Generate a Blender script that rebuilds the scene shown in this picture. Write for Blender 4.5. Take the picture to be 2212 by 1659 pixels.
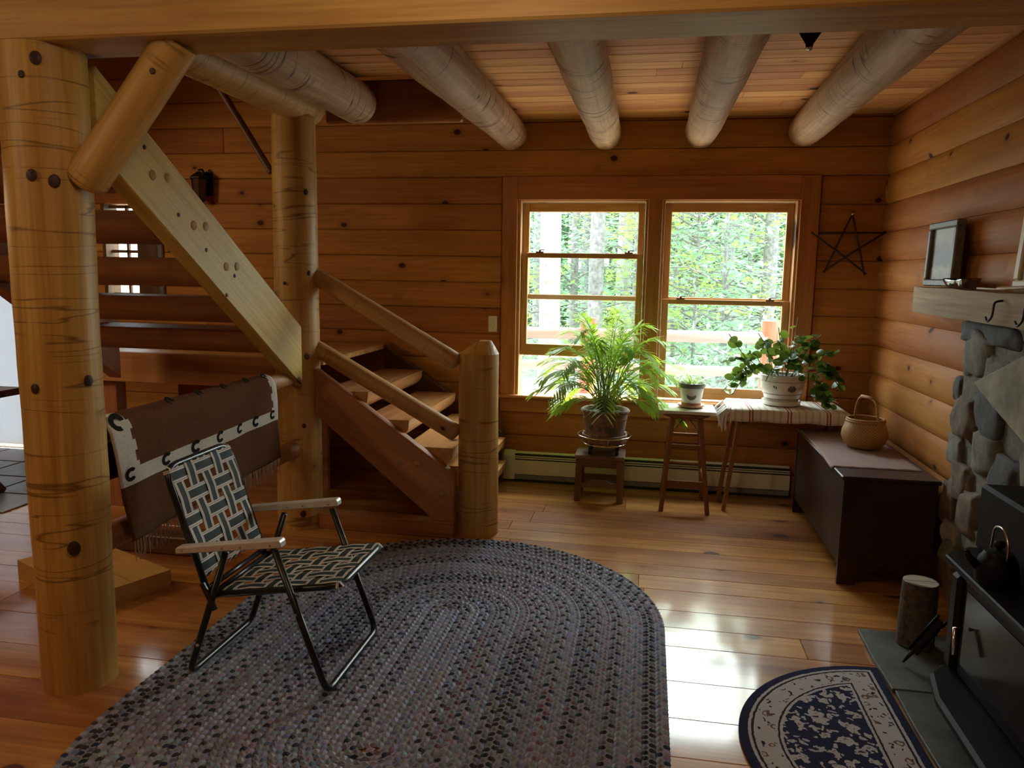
import bpy, bmesh, math, random  # log cabin living room with stairs, rug and window
from mathutils import Vector, Matrix, noise
random.seed(7)
PI = math.pi
scene = bpy.context.scene
for o in list(bpy.data.objects):
    bpy.data.objects.remove(o, do_unlink=True)
COL = scene.collection

# ------------------------------------------------------------------ camera
FPX = 1650.0
CAM = Vector((0, 0, 1.55))
RT = Vector((0.98439442, 0.17519706, 0.0165416))
DN = Vector((0.04096918, -0.13674678, -0.98975848))
FW = Vector((-0.17114077, 0.97499041, -0.14179045))
cd = bpy.data.cameras.new('camera')
cam = bpy.data.objects.new('camera', cd)
COL.objects.link(cam)
cd.sensor_width = 36.0
cd.lens = FPX / 2212.0 * 36.0
cd.clip_start = 0.05
cd.clip_end = 300
cam.matrix_world = Matrix(((RT.x, -DN.x, -FW.x, CAM.x), (RT.y, -DN.y, -FW.y, CAM.y), (RT.z, -DN.z, -FW.z, CAM.z), (0, 0, 0, 1)))
scene.camera = cam

def ray(px, py):
    return RT * ((px - 1106) / FPX) + DN * ((py - 829.5) / FPX) + FW
def onx(px, py, X): d = ray(px, py); return CAM + d * (X / d.x)
def ony(px, py, Y): d = ray(px, py); return CAM + d * (Y / d.y)
def onz(px, py, Z): d = ray(px, py); return CAM + d * ((Z - CAM.z) / d.z)

# ------------------------------------------------------------------ world, light, exposure
world = bpy.data.worlds.new('sky')
scene.world = world
world.use_nodes = True
bg = world.node_tree.nodes['Background']
bg.inputs['Color'].default_value = (0.86, 0.96, 1.0, 1)
bg.inputs['Strength'].default_value = 7.0
sd = bpy.data.lights.new('daylight', 'SUN')
sd.energy = 14.0
sd.angle = math.radians(70)
sd.color = (0.92, 0.99, 0.97)
sun = bpy.data.objects.new('daylight', sd)
COL.objects.link(sun)
sun.rotation_euler = Vector((-0.12, -0.80, -0.62)).to_track_quat('-Z', 'Y').to_euler()
def lamp(name, loc, power, col, radius):
    d = bpy.data.lights.new(name, 'POINT'); d.energy = power; d.color = col; d.shadow_soft_size = radius
    o = bpy.data.objects.new(name, d); COL.objects.link(o); o.location = loc
lamp('dining_lamp', (-3.3, 0.6, 2.35), 15, (1.0, 0.84, 0.56), 0.10)
lamp('ceiling_lamp', (-0.5, 1.35, 2.46), 8, (1.0, 0.86, 0.62), 0.08)
kd = bpy.data.lights.new('kitchen_pendant', 'SPOT')
kd.energy = 32; kd.color = (1.0, 0.74, 0.42); kd.spot_size = math.radians(150); kd.spot_blend = 0.15; kd.shadow_soft_size = 0.25
kl = bpy.data.objects.new('kitchen_pendant', kd); COL.objects.link(kl); kl.location = (-4.3, 3.0, 2.1)
kl.rotation_euler = Vector((0.45, 0.35, -0.8)).to_track_quat('-Z', 'Y').to_euler()
vs = scene.view_settings
vs.view_transform = 'Standard'
vs.look = 'None'
vs.gamma = 1.0
vs.use_curve_mapping = False
vs.exposure = 0.68

# ------------------------------------------------------------------ node helpers
def newmat(name):
    m = bpy.data.materials.new(name)
    m.use_nodes = True
    nt = m.node_tree
    return m, nt, nt.nodes['Principled BSDF']
def nd(nt, t, **kw):
    n = nt.nodes.new(t)
    for k, v in kw.items():
        if k in n.inputs: n.inputs[k].default_value = v
        else: setattr(n, k, v)
    return n
def lk(nt, a, b): nt.links.new(a, b)
def mathn(nt, op, a, b=None, clamp=False):
    n = nt.nodes.new('ShaderNodeMath'); n.operation = op; n.use_clamp = clamp
    for i, v in enumerate((a, b)):
        if v is None: continue
        if isinstance(v, (int, float)): n.inputs[i].default_value = v
        else: lk(nt, v, n.inputs[i])
    return n.outputs[0]
def mixc(nt, fac, a, b, bt='MIX'):
    n = nt.nodes.new('ShaderNodeMix'); n.data_type = 'RGBA'; n.blend_type = bt
    if isinstance(fac, (int, float)): n.inputs[0].default_value = fac
    else: lk(nt, fac, n.inputs[0])
    for i, v in ((6, a), (7, b)):
        if isinstance(v, tuple): n.inputs[i].default_value = v if len(v) == 4 else v + (1,)
        else: lk(nt, v, n.inputs[i])
    return n.outputs[2]
def ramp(nt, fac, stops):
    n = nt.nodes.new('ShaderNodeValToRGB')
    e = n.color_ramp.elements
    while len(e) > 1: e.remove(e[-1])
    for i, (p, c) in enumerate(stops):
        el = e[0] if i == 0 else e.new(p)
        el.position = p
        el.color = (c if len(c) == 4 else tuple(c) + (1,))
    lk(nt, fac, n.inputs[0])
    return n.outputs[0]
def objcoord(nt, rnd=True, scale=(1, 1, 1)):
    tc = nt.nodes.new('ShaderNodeTexCoord')
    v = tc.outputs['Object']
    oi = nt.nodes.new('ShaderNodeObjectInfo')
    if rnd:
        a = nt.nodes.new('ShaderNodeVectorMath'); a.operation = 'ADD'
        c = nt.nodes.new('ShaderNodeCombineXYZ')
        r = oi.outputs['Random']
        lk(nt, mathn(nt, 'MULTIPLY', r, 53.1), c.inputs[0]); lk(nt, mathn(nt, 'MULTIPLY', r, 17.7), c.inputs[1]); lk(nt, mathn(nt, 'MULTIPLY', r, 31.3), c.inputs[2])
        lk(nt, v, a.inputs[0]); lk(nt, c.outputs[0], a.inputs[1]); v = a.outputs[0]
    return v, oi.outputs['Random']
def mapped(nt, v, scale):
    m = nt.nodes.new('ShaderNodeMapping')
    m.inputs['Scale'].default_value = scale
    lk(nt, v, m.inputs['Vector'])
    return m.outputs[0]
def noisen(nt, v, scale, detail=3.0, rough=0.55, dist=0.0):
    n = nt.nodes.new('ShaderNodeTexNoise')
    n.inputs['Scale'].default_value = scale; n.inputs['Detail'].default_value = detail
    n.inputs['Roughness'].default_value = rough; n.inputs['Distortion'].default_value = dist
    lk(nt, v, n.inputs['Vector'])
    return n.outputs['Fac']
def bump(nt, h, bs, strength=0.3, dist=0.01):
    b = nt.nodes.new('ShaderNodeBump')
    b.inputs['Strength'].default_value = strength; b.inputs['Distance'].default_value = dist
    lk(nt, h, b.inputs['Height']); lk(nt, b.outputs[0], bs.inputs['Normal'])

def wood(name, light, dark, knot=(0.07, 0.02, 0.008), rough=0.45, knots=1.0, rings=0.0, coat=0.0, var=0.18, kth=0.085, stain=0.0, grain=1.0, spec=0.3):
    """Wood whose grain runs along local X."""
    m, nt, bs = newmat(name)
    v, rnd = objcoord(nt)
    n1 = noisen(nt, mapped(nt, v, (0.55 * grain, 7 * grain, 7 * grain)), 1.6, 4, 0.6, 0.6)
    n2 = noisen(nt, mapped(nt, v, (2.0, 60, 60)), 1.3, 2, 0.5)
    c = ramp(nt, n1, [(0.30, dark), (0.62, light)])
    c = mixc(nt, 0.30, c, ramp(nt, n2, [(0.35, (0.45, 0.42, 0.40)), (0.6, (1, 1, 1))]), 'MULTIPLY')
    if stain > 0:
        n4 = noisen(nt, mapped(nt, v, (0.9, 1.6, 1.6)), 1.8, 3, 0.6)
        c = mixc(nt, mathn(nt, 'MULTIPLY', ramp(nt, n4, [(0.45, (0, 0, 0)), (0.7, (1, 1, 1))]), stain), c, dark)
    if rings > 0:
        n3 = noisen(nt, mapped(nt, v, (16, 1.2, 1.2)), 0.75, 2, 0.5, 0.5)
        band = ramp(nt, n3, [(0.482, (0, 0, 0)), (0.497, (1, 1, 1)), (0.503, (1, 1, 1)), (0.518, (0, 0, 0))])
        gate = ramp(nt, noisen(nt, mapped(nt, v, (2.2, 2.2, 2.2)), 1.7, 2), [(0.42, (0, 0, 0)), (0.50, (1, 1, 1))])
        f = mathn(nt, 'MULTIPLY', mathn(nt, 'MULTIPLY', band, gate), rings)
        c = mixc(nt, f, c, (dark[0] * .25, dark[1] * .2, dark[2] * .2))
    if knots > 0:
        vo = nt.nodes.new('ShaderNodeTexVoronoi')
        vo.inputs['Scale'].default_value = 1.0
        nv = nt.nodes.new('ShaderNodeVectorMath'); nv.operation = 'ADD'
        nn = nt.nodes.new('ShaderNodeTexNoise'); nn.inputs['Scale'].default_value = 7
        lk(nt, v, nn.inputs['Vector'])
        sc = nt.nodes.new('ShaderNodeVectorMath'); sc.operation = 'SCALE'; sc.inputs['Scale'].default_value = 0.05
        lk(nt, nn.outputs['Color'], sc.inputs[0])
        mv = mapped(nt, v, (2.6 * knots, 3.6 * knots, 3.6 * knots))
        lk(nt, mv, nv.inputs[0]); lk(nt, sc.outputs[0], nv.inputs[1]); lk(nt, nv.outputs[0], vo.inputs['Vector'])
        d = vo.outputs['Distance']
        halo = ramp(nt, d, [(kth * .9, (1, 1, 1)), (kth * 2.4, (0, 0, 0))])
        core = ramp(nt, d, [(kth * .8, (1, 1, 1)), (kth * 1.05, (0, 0, 0))])
        c = mixc(nt, mathn(nt, 'MULTIPLY', halo, 0.45), c, (dark[0] * .6, dark[1] * .5, dark[2] * .5))
        c = mixc(nt, core, c, knot)
    hs = nt.nodes.new('ShaderNodeHueSaturation')
    lk(nt, mathn(nt, 'ADD', mathn(nt, 'MULTIPLY', rnd, var), 1.0 - var * .6), hs.inputs['Value'])
    lk(nt, mathn(nt, 'ADD', mathn(nt, 'MULTIPLY', rnd, 0.016), 0.492), hs.inputs['Hue'])
    lk(nt, c, hs.inputs['Color'])
    lk(nt, hs.outputs[0], bs.inputs['Base Color'])
    bs.inputs['Roughness'].default_value = rough
    bs.inputs['Specular IOR Level'].default_value = spec
    if coat > 0:
        bs.inputs['Coat Weight'].default_value = coat
        bs.inputs['Coat Roughness'].default_value = 0.11
    bump(nt, n1, bs, 0.15, 0.006)
    return m
def flat(name, col, rough=0.6, metal=0.0, nscale=0, namt=0.25, bumpd=0.0, coat=0.0, spec=None):
    m, nt, bs = newmat(name)
    bs.inputs['Roughness'].default_value = rough
    bs.inputs['Metallic'].default_value = metal
    if coat: bs.inputs['Coat Weight'].default_value = coat
    if spec is not None: bs.inputs['Specular IOR Level'].default_value = spec
    if nscale:
        v, r = objcoord(nt)
        n = noisen(nt, v, nscale, 4, 0.6)
        c = ramp(nt, n, [(0.3, tuple(x * (1 - namt) for x in col)), (0.7, tuple(min(1, x * (1 + namt)) for x in col))])
        lk(nt, c, bs.inputs['Base Color'])
        if bumpd: bump(nt, n, bs, 0.6, bumpd)
    else:
        bs.inputs['Base Color'].default_value = tuple(col) + (1,)
    return m
def stripes(name, axis, period, stops, rough=0.8, rnd=False):
    """Woven stripes across a local axis; stops in 0..1 of the period."""
    m, nt, bs = newmat(name)
    tc = nt.nodes.new('ShaderNodeTexCoord'); sp = nt.nodes.new('ShaderNodeSeparateXYZ')
    lk(nt, tc.outputs['Object'], sp.inputs[0])
    f = mathn(nt, 'FRACT', mathn(nt, 'ADD', mathn(nt, 'DIVIDE', sp.outputs[axis], period), 0.5))
    n = nt.nodes.new('ShaderNodeValToRGB'); n.color_ramp.interpolation = 'CONSTANT'
    e = n.color_ramp.elements
    while len(e) > 1: e.remove(e[-1])
    for i, (p, c) in enumerate(stops):
        el = e[0] if i == 0 else e.new(p)
        el.position = p; el.color = tuple(c) + (1,)
    lk(nt, f, n.inputs[0])
    nz = noisen(nt, tc.outputs['Object'], 300, 2)
    lk(nt, mixc(nt, 0.35, n.outputs[0], ramp(nt, nz, [(0.3, (0.6, 0.6, 0.6)), (0.7, (1, 1, 1))]), 'MULTIPLY'), bs.inputs['Base Color'])
    bs.inputs['Roughness'].default_value = rough
    bump(nt, nz, bs, 0.4, 0.002)
    return m
def colattr(name, rough=0.9, spec=0.2):
    m, nt, bs = newmat(name)
    a = nt.nodes.new('ShaderNodeAttribute'); a.attribute_name = 'Col'
    tc = nt.nodes.new('ShaderNodeTexCoord')
    nz = noisen(nt, tc.outputs['Object'], 220, 3)
    lk(nt, mixc(nt, 0.55, a.outputs['Color'], ramp(nt, nz, [(0.3, (0.5, 0.5, 0.5)), (0.7, (1.15, 1.15, 1.15))]), 'MULTIPLY'), bs.inputs['Base Color'])
    bs.inputs['Roughness'].default_value = rough
    bs.inputs['Specular IOR Level'].default_value = spec
    return m
def leafmat(name, c1, c2, trans=0.35, rough=0.45, tcol=(0.55, 0.75, 0.08)):
    m, nt, bs = newmat(name)
    v, rnd = objcoord(nt, rnd=False)
    tcn = noisen(nt, v, 9, 2)
    f = mathn(nt, 'ADD', mathn(nt, 'MULTIPLY', rnd, 0.7), mathn(nt, 'MULTIPLY', tcn, 0.4), True)
    c = mixc(nt, f, c1, c2)
    lk(nt, c, bs.inputs['Base Color'])
    bs.inputs['Roughness'].default_value = rough
    tr = nt.nodes.new('ShaderNodeBsdfTranslucent')
    lk(nt, mixc(nt, 0.5, c, tcol), tr.inputs['Color'])
    mx = nt.nodes.new('ShaderNodeMixShader'); mx.inputs[0].default_value = trans
    out = nt.nodes['Material Output']
    lk(nt, bs.outputs[0], mx.inputs[1]); lk(nt, tr.outputs[0], mx.inputs[2]); lk(nt, mx.outputs[0], out.inputs['Surface'])
    return m
def glassmat(name, refl=0.06):
    m, nt, bs = newmat(name)
    t = nt.nodes.new('ShaderNodeBsdfTransparent'); t.inputs['Color'].default_value = (0.96, 0.98, 0.97, 1)
    g = nt.nodes.new('ShaderNodeBsdfGlossy'); g.inputs['Roughness'].default_value = 0.02
    mx = nt.nodes.new('ShaderNodeMixShader'); mx.inputs[0].default_value = refl
    lk(nt, t.outputs[0], mx.inputs[1]); lk(nt, g.outputs[0], mx.inputs[2])
    lk(nt, mx.outputs[0], nt.nodes['Material Output'].inputs['Surface'])
    nt.nodes.remove(bs)
    return m

M = {}
M['wall'] = wood('wall_log_pine', (0.55, 0.245, 0.066), (0.39, 0.148, 0.037), rough=0.6, spec=0.15, knots=1.35, kth=0.10, stain=0.5, var=0.26)
M['floor'] = wood('floor_pine', (0.64, 0.30, 0.08), (0.32, 0.105, 0.024), rough=0.45, spec=0.2, knots=0.95, coat=1.0, var=0.42, kth=0.115, stain=0.75, knot=(0.10, 0.028, 0.012))
M['ceil'] = wood('ceiling_pine', (0.80, 0.42, 0.18), (0.62, 0.28, 0.10), rough=0.6, spec=0.15, knots=0.9, var=0.22)
M['joist'] = wood('peeled_joist_log', (0.64, 0.43, 0.27), (0.36, 0.21, 0.115), rough=0.6, knots=0.8, rings=1.0, stain=0.55, knot=(0.16, 0.08, 0.04), kth=0.05)
M['post'] = wood('peeled_post_log', (0.66, 0.40, 0.12), (0.46, 0.235, 0.06), rough=0.45, knots=0.7, rings=0.7, stain=0.5, kth=0.05)
M['beam'] = wood('header_beam_timber', (0.68, 0.42, 0.12), (0.52, 0.28, 0.07), rough=0.5, knots=0.4)
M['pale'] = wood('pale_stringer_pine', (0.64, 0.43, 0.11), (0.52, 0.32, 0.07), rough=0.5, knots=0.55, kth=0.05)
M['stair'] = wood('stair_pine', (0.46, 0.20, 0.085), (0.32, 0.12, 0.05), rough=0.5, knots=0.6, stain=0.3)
M['tread'] = wood('tread_half_log', (0.62, 0.32, 0.11), (0.42, 0.18, 0.06), rough=0.4, knots=0.8, stain=0.5)
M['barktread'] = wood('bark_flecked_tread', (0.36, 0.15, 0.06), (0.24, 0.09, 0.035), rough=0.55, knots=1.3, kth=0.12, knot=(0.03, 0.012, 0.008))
M['trim'] = wood('trim_pine', (0.54, 0.23, 0.07), (0.40, 0.15, 0.045), rough=0.4, knots=0.5)
M['sash'] = wood('sash_pine', (0.62, 0.36, 0.15), (0.48, 0.25, 0.10), rough=0.4, knots=0.3)
M['rail'] = wood('rail_log', (0.52, 0.27, 0.10), (0.36, 0.16, 0.055), rough=0.5, knots=1.6, rings=0.3, kth=0.10)
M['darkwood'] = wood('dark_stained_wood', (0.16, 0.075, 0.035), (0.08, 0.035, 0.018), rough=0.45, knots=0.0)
M['stool'] = wood('stool_wood', (0.30, 0.135, 0.055), (0.19, 0.075, 0.03), rough=0.4, knots=0.0)
M['oldbench'] = wood('worn_bench_wood', (0.22, 0.13, 0.08), (0.12, 0.065, 0.035), rough=0.55, knots=0.3)
M['knot'] = flat('dark_knot', (0.055, 0.018, 0.01), 0.55, nscale=40)
M['plug'] = wood('peg_end_grain', (0.50, 0.30, 0.11), (0.30, 0.16, 0.06), rough=0.6, knots=0)
M['chest'] = flat('dark_painted_chest', (0.036, 0.016, 0.015), 0.40, nscale=5, namt=0.4, bumpd=0.001)
M['runner'] = stripes('ribbed_runner_weave', 1, 0.016, [(0, (0.34, 0.24, 0.22)), (0.5, (0.22, 0.14, 0.13))], 0.9)
M['black'] = flat('black_cast_iron', (0.008, 0.008, 0.010), 0.5, spec=0.15, metal=0.0, nscale=60, namt=0.3, bumpd=0.0006)
M['blackgloss'] = flat('black_glass', (0.014, 0.008, 0.006), 0.16, spec=0.06)
M['iron'] = flat('wrought_iron', (0.03, 0.027, 0.025), 0.45, metal=0.6)
M['chrome'] = flat('polished_metal', (0.75, 0.72, 0.68), 0.18, metal=1.0)
M['alu'] = flat('brushed_aluminium', (0.70, 0.69, 0.63), 0.35, metal=0.25, nscale=30, namt=0.1)
M['brass'] = flat('brass', (0.70, 0.45, 0.18), 0.25, metal=1.0)
M['tube'] = flat('dark_green_tube', (0.014, 0.018, 0.020), 0.3)
M['web'] = stripes('green_white_webbing', 1, 0.058, [(0, (0.70, 0.67, 0.58)), (0.10, (0.10, 0.10, 0.09)), (0.13, (0.70, 0.67, 0.58)), (0.24, (0.016, 0.030, 0.026)), (0.76, (0.70, 0.67, 0.58)), (0.87, (0.10, 0.10, 0.09)), (0.90, (0.70, 0.67, 0.58))], 0.75)
M['brown_wool'] = flat('brown_wool', (0.12, 0.050, 0.021), 0.95, nscale=180, namt=0.35, bumpd=0.002, spec=0.1)
M['cream_wool'] = flat('cream_wool', (0.58, 0.55, 0.46), 0.95, nscale=180, namt=0.2, bumpd=0.002, spec=0.1)
M['black_wool'] = flat('black_wool', (0.018, 0.016, 0.015), 0.95, spec=0.1)
M['fringe'] = flat('fringe_wool', (0.42, 0.34, 0.27), 0.95, spec=0.1)
M['braid'] = colattr('braided_wool')
M['terracotta'] = flat('weathered_terracotta', (0.23, 0.135, 0.115), 0.75, nscale=14, namt=0.35, bumpd=0.001)
M['terra2'] = flat('terracotta', (0.50, 0.24, 0.14), 0.7, nscale=20, namt=0.2)
M['bluemark'] = flat('faded_blue_glaze', (0.09, 0.085, 0.11), 0.7)
M['sandmark'] = flat('faded_cream_glaze', (0.36, 0.27, 0.19), 0.7)
M['whitepot'] = flat('white_glazed_ceramic', (0.72, 0.71, 0.66), 0.22, nscale=12, namt=0.06)
M['greyglaze'] = flat('grey_green_glaze', (0.13, 0.13, 0.10), 0.4)
M['soil'] = flat('potting_soil', (0.03, 0.018, 0.01), 0.95, nscale=60, namt=0.5, bumpd=0.004)
M['cloth'] = stripes('striped_linen', 0, 0.237, [(0, (0.74, 0.72, 0.66)), (0.04, (0.60, 0.50, 0.38)), (0.09, (0.74, 0.72, 0.66)), (0.22, (0.60, 0.50, 0.38)), (0.27, (0.74, 0.72, 0.66)), (0.42, (0.36, 0.07, 0.04)), (0.455, (0.74, 0.72, 0.66)), (0.50, (0.36, 0.07, 0.04)), (0.535, (0.74, 0.72, 0.66)), (0.70, (0.60, 0.50, 0.38)), (0.75, (0.74, 0.72, 0.66)), (0.87, (0.60, 0.50, 0.38)), (0.92, (0.74, 0.72, 0.66))], 0.9)
M['lace'] = flat('white_lace', (0.78, 0.78, 0.75), 0.9, nscale=120, namt=0.1)
M['heater'] = flat('cream_enamel', (0.80, 0.78, 0.66), 0.4)
M['heatdark'] = flat('heater_slot_dark', (0.03, 0.03, 0.028), 0.6)
M['heatgrey'] = flat('heater_grey_base', (0.26, 0.29, 0.30), 0.5)
M['switch'] = flat('ivory_plastic', (0.78, 0.73, 0.60), 0.4)
M['slate'] = flat('hearth_slate', (0.085, 0.090, 0.082), 0.55, nscale=5, namt=0.5, bumpd=0.006)
M['mortar'] = flat('mortar', (0.16, 0.15, 0.12), 0.95, nscale=30, namt=0.3, bumpd=0.006)
M['stone_grey'] = flat('grey_field_stone', (0.15, 0.145, 0.11), 0.85, nscale=11, namt=0.5, bumpd=0.01)
M['stone_dark'] = flat('dark_field_stone', (0.055, 0.053, 0.05), 0.8, nscale=11, namt=0.5, bumpd=0.01)
M['stone_brown'] = flat('brown_field_stone', (0.125, 0.092, 0.06), 0.85, nscale=11, namt=0.5, bumpd=0.01)
M['stone_pale'] = flat('pale_lichened_stone', (0.30, 0.30, 0.24), 0.85, nscale=8, namt=0.35, bumpd=0.006)
M['mantel'] = wood('rough_sawn_mantel', (0.44, 0.32, 0.18), (0.22, 0.14, 0.075), rough=0.7, knots=0.7, grain=0.8)
M['frame'] = flat('grey_wood_frame', (0.12, 0.10, 0.075), 0.5, nscale=30, namt=0.4)
M['creamframe'] = flat('cream_wood_frame', (0.60, 0.52, 0.34), 0.5)
M['dish'] = flat('glossy_brown_dish', (0.07, 0.022, 0.012), 0.12, coat=0.8)
M['quill'] = flat('white_feather', (0.70, 0.66, 0.58), 0.8)
M['bark'] = flat('firewood_bark', (0.085, 0.065, 0.045), 0.9, nscale=30, namt=0.6, bumpd=0.008)
M['cutend'] = wood('cut_log_end', (0.52, 0.46, 0.36), (0.40, 0.33, 0.24), rough=0.8, knots=0)
M['glass'] = glassmat('window_glass')
M['palm'] = leafmat('palm_leaf', (0.09, 0.32, 0.03), (0.45, 0.58, 0.03), 0.55)
M['palmstem'] = flat('palm_stem', (0.16, 0.24, 0.05), 0.5)
M['hoya'] = leafmat('waxy_round_leaf', (0.012, 0.055, 0.016), (0.05, 0.15, 0.025), 0.2, 0.25)
M['hoyastem'] = flat('green_brown_stem', (0.10, 0.11, 0.04), 0.6)
M['spider'] = leafmat('pale_blade', (0.30, 0.42, 0.22), (0.55, 0.62, 0.42), 0.4)
M['twig'] = flat('dark_twig', (0.06, 0.028, 0.016), 0.8)
M['box'] = flat('tan_cardboard', (0.55, 0.32, 0.09), 0.8, nscale=6, namt=0.12)
M['dark_cloth'] = flat('black_cloth', (0.012, 0.012, 0.014), 0.9)
M['tile'] = flat('grey_floor_tile', (0.28, 0.27, 0.25), 0.4, nscale=4, namt=0.2)
M['treebark'] = flat('grey_tree_bark', (0.18, 0.18, 0.175), 0.9, nscale=14, namt=0.45, bumpd=0.02)
M['birch'] = flat('pale_lichened_bark', (0.30, 0.29, 0.29), 0.9, nscale=9, namt=0.4, bumpd=0.02)
M['leaf1'] = leafmat('forest_leaf_green', (0.17, 0.35, 0.21), (0.29, 0.44, 0.29), 0.5, 0.6, (0.26, 0.46, 0.28))
M['leaf2'] = leafmat('forest_leaf_lime', (0.22, 0.39, 0.13), (0.48, 0.49, 0.13), 0.5, 0.6, (0.44, 0.53, 0.14))
M['ground'] = flat('forest_floor', (0.20, 0.22, 0.17), 0.95, nscale=1.2, namt=0.5)
M['deck'] = flat('deck_boards', (0.60, 0.54, 0.50), 0.8, nscale=6, namt=0.2)
M['redlog'] = wood('red_stained_deck_log', (0.34, 0.12, 0.08), (0.30, 0.10, 0.065), rough=0.6, knots=0)
M['pinklog'] = wood('faded_deck_rail_log', (0.34, 0.27, 0.26), (0.30, 0.23, 0.22), rough=0.6, knots=0)

# ------------------------------------------------------------------ object helpers
W = {}
def link(o, parent=None, world=None):
    world = world or Matrix.Identity(4)
    COL.objects.link(o)
    if parent is not None:
        o.parent = parent
        o.matrix_parent_inverse = W[parent].inverted()
    o.matrix_basis = world
    W[o] = world
    return o
def tag(o, label=None, cat=None, group=None, kind=None):
    for k, v in (('label', label), ('category', cat), ('group', group), ('kind', kind)):
        if v: o[k] = v
    return o
def thing(name, loc, label, cat, group=None, kind=None):
    o = bpy.data.objects.new(name, None)
    o.empty_display_size = 0.1
    link(o, None, Matrix.Translation(Vector(loc)))
    return tag(o, label, cat, group, kind)
def struct(name, loc=(0, 0, 0), label=None):
    o = bpy.data.objects.new(name, None)
    link(o, None, Matrix.Translation(Vector(loc)))
    return tag(o, label, None, None, 'structure')

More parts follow.
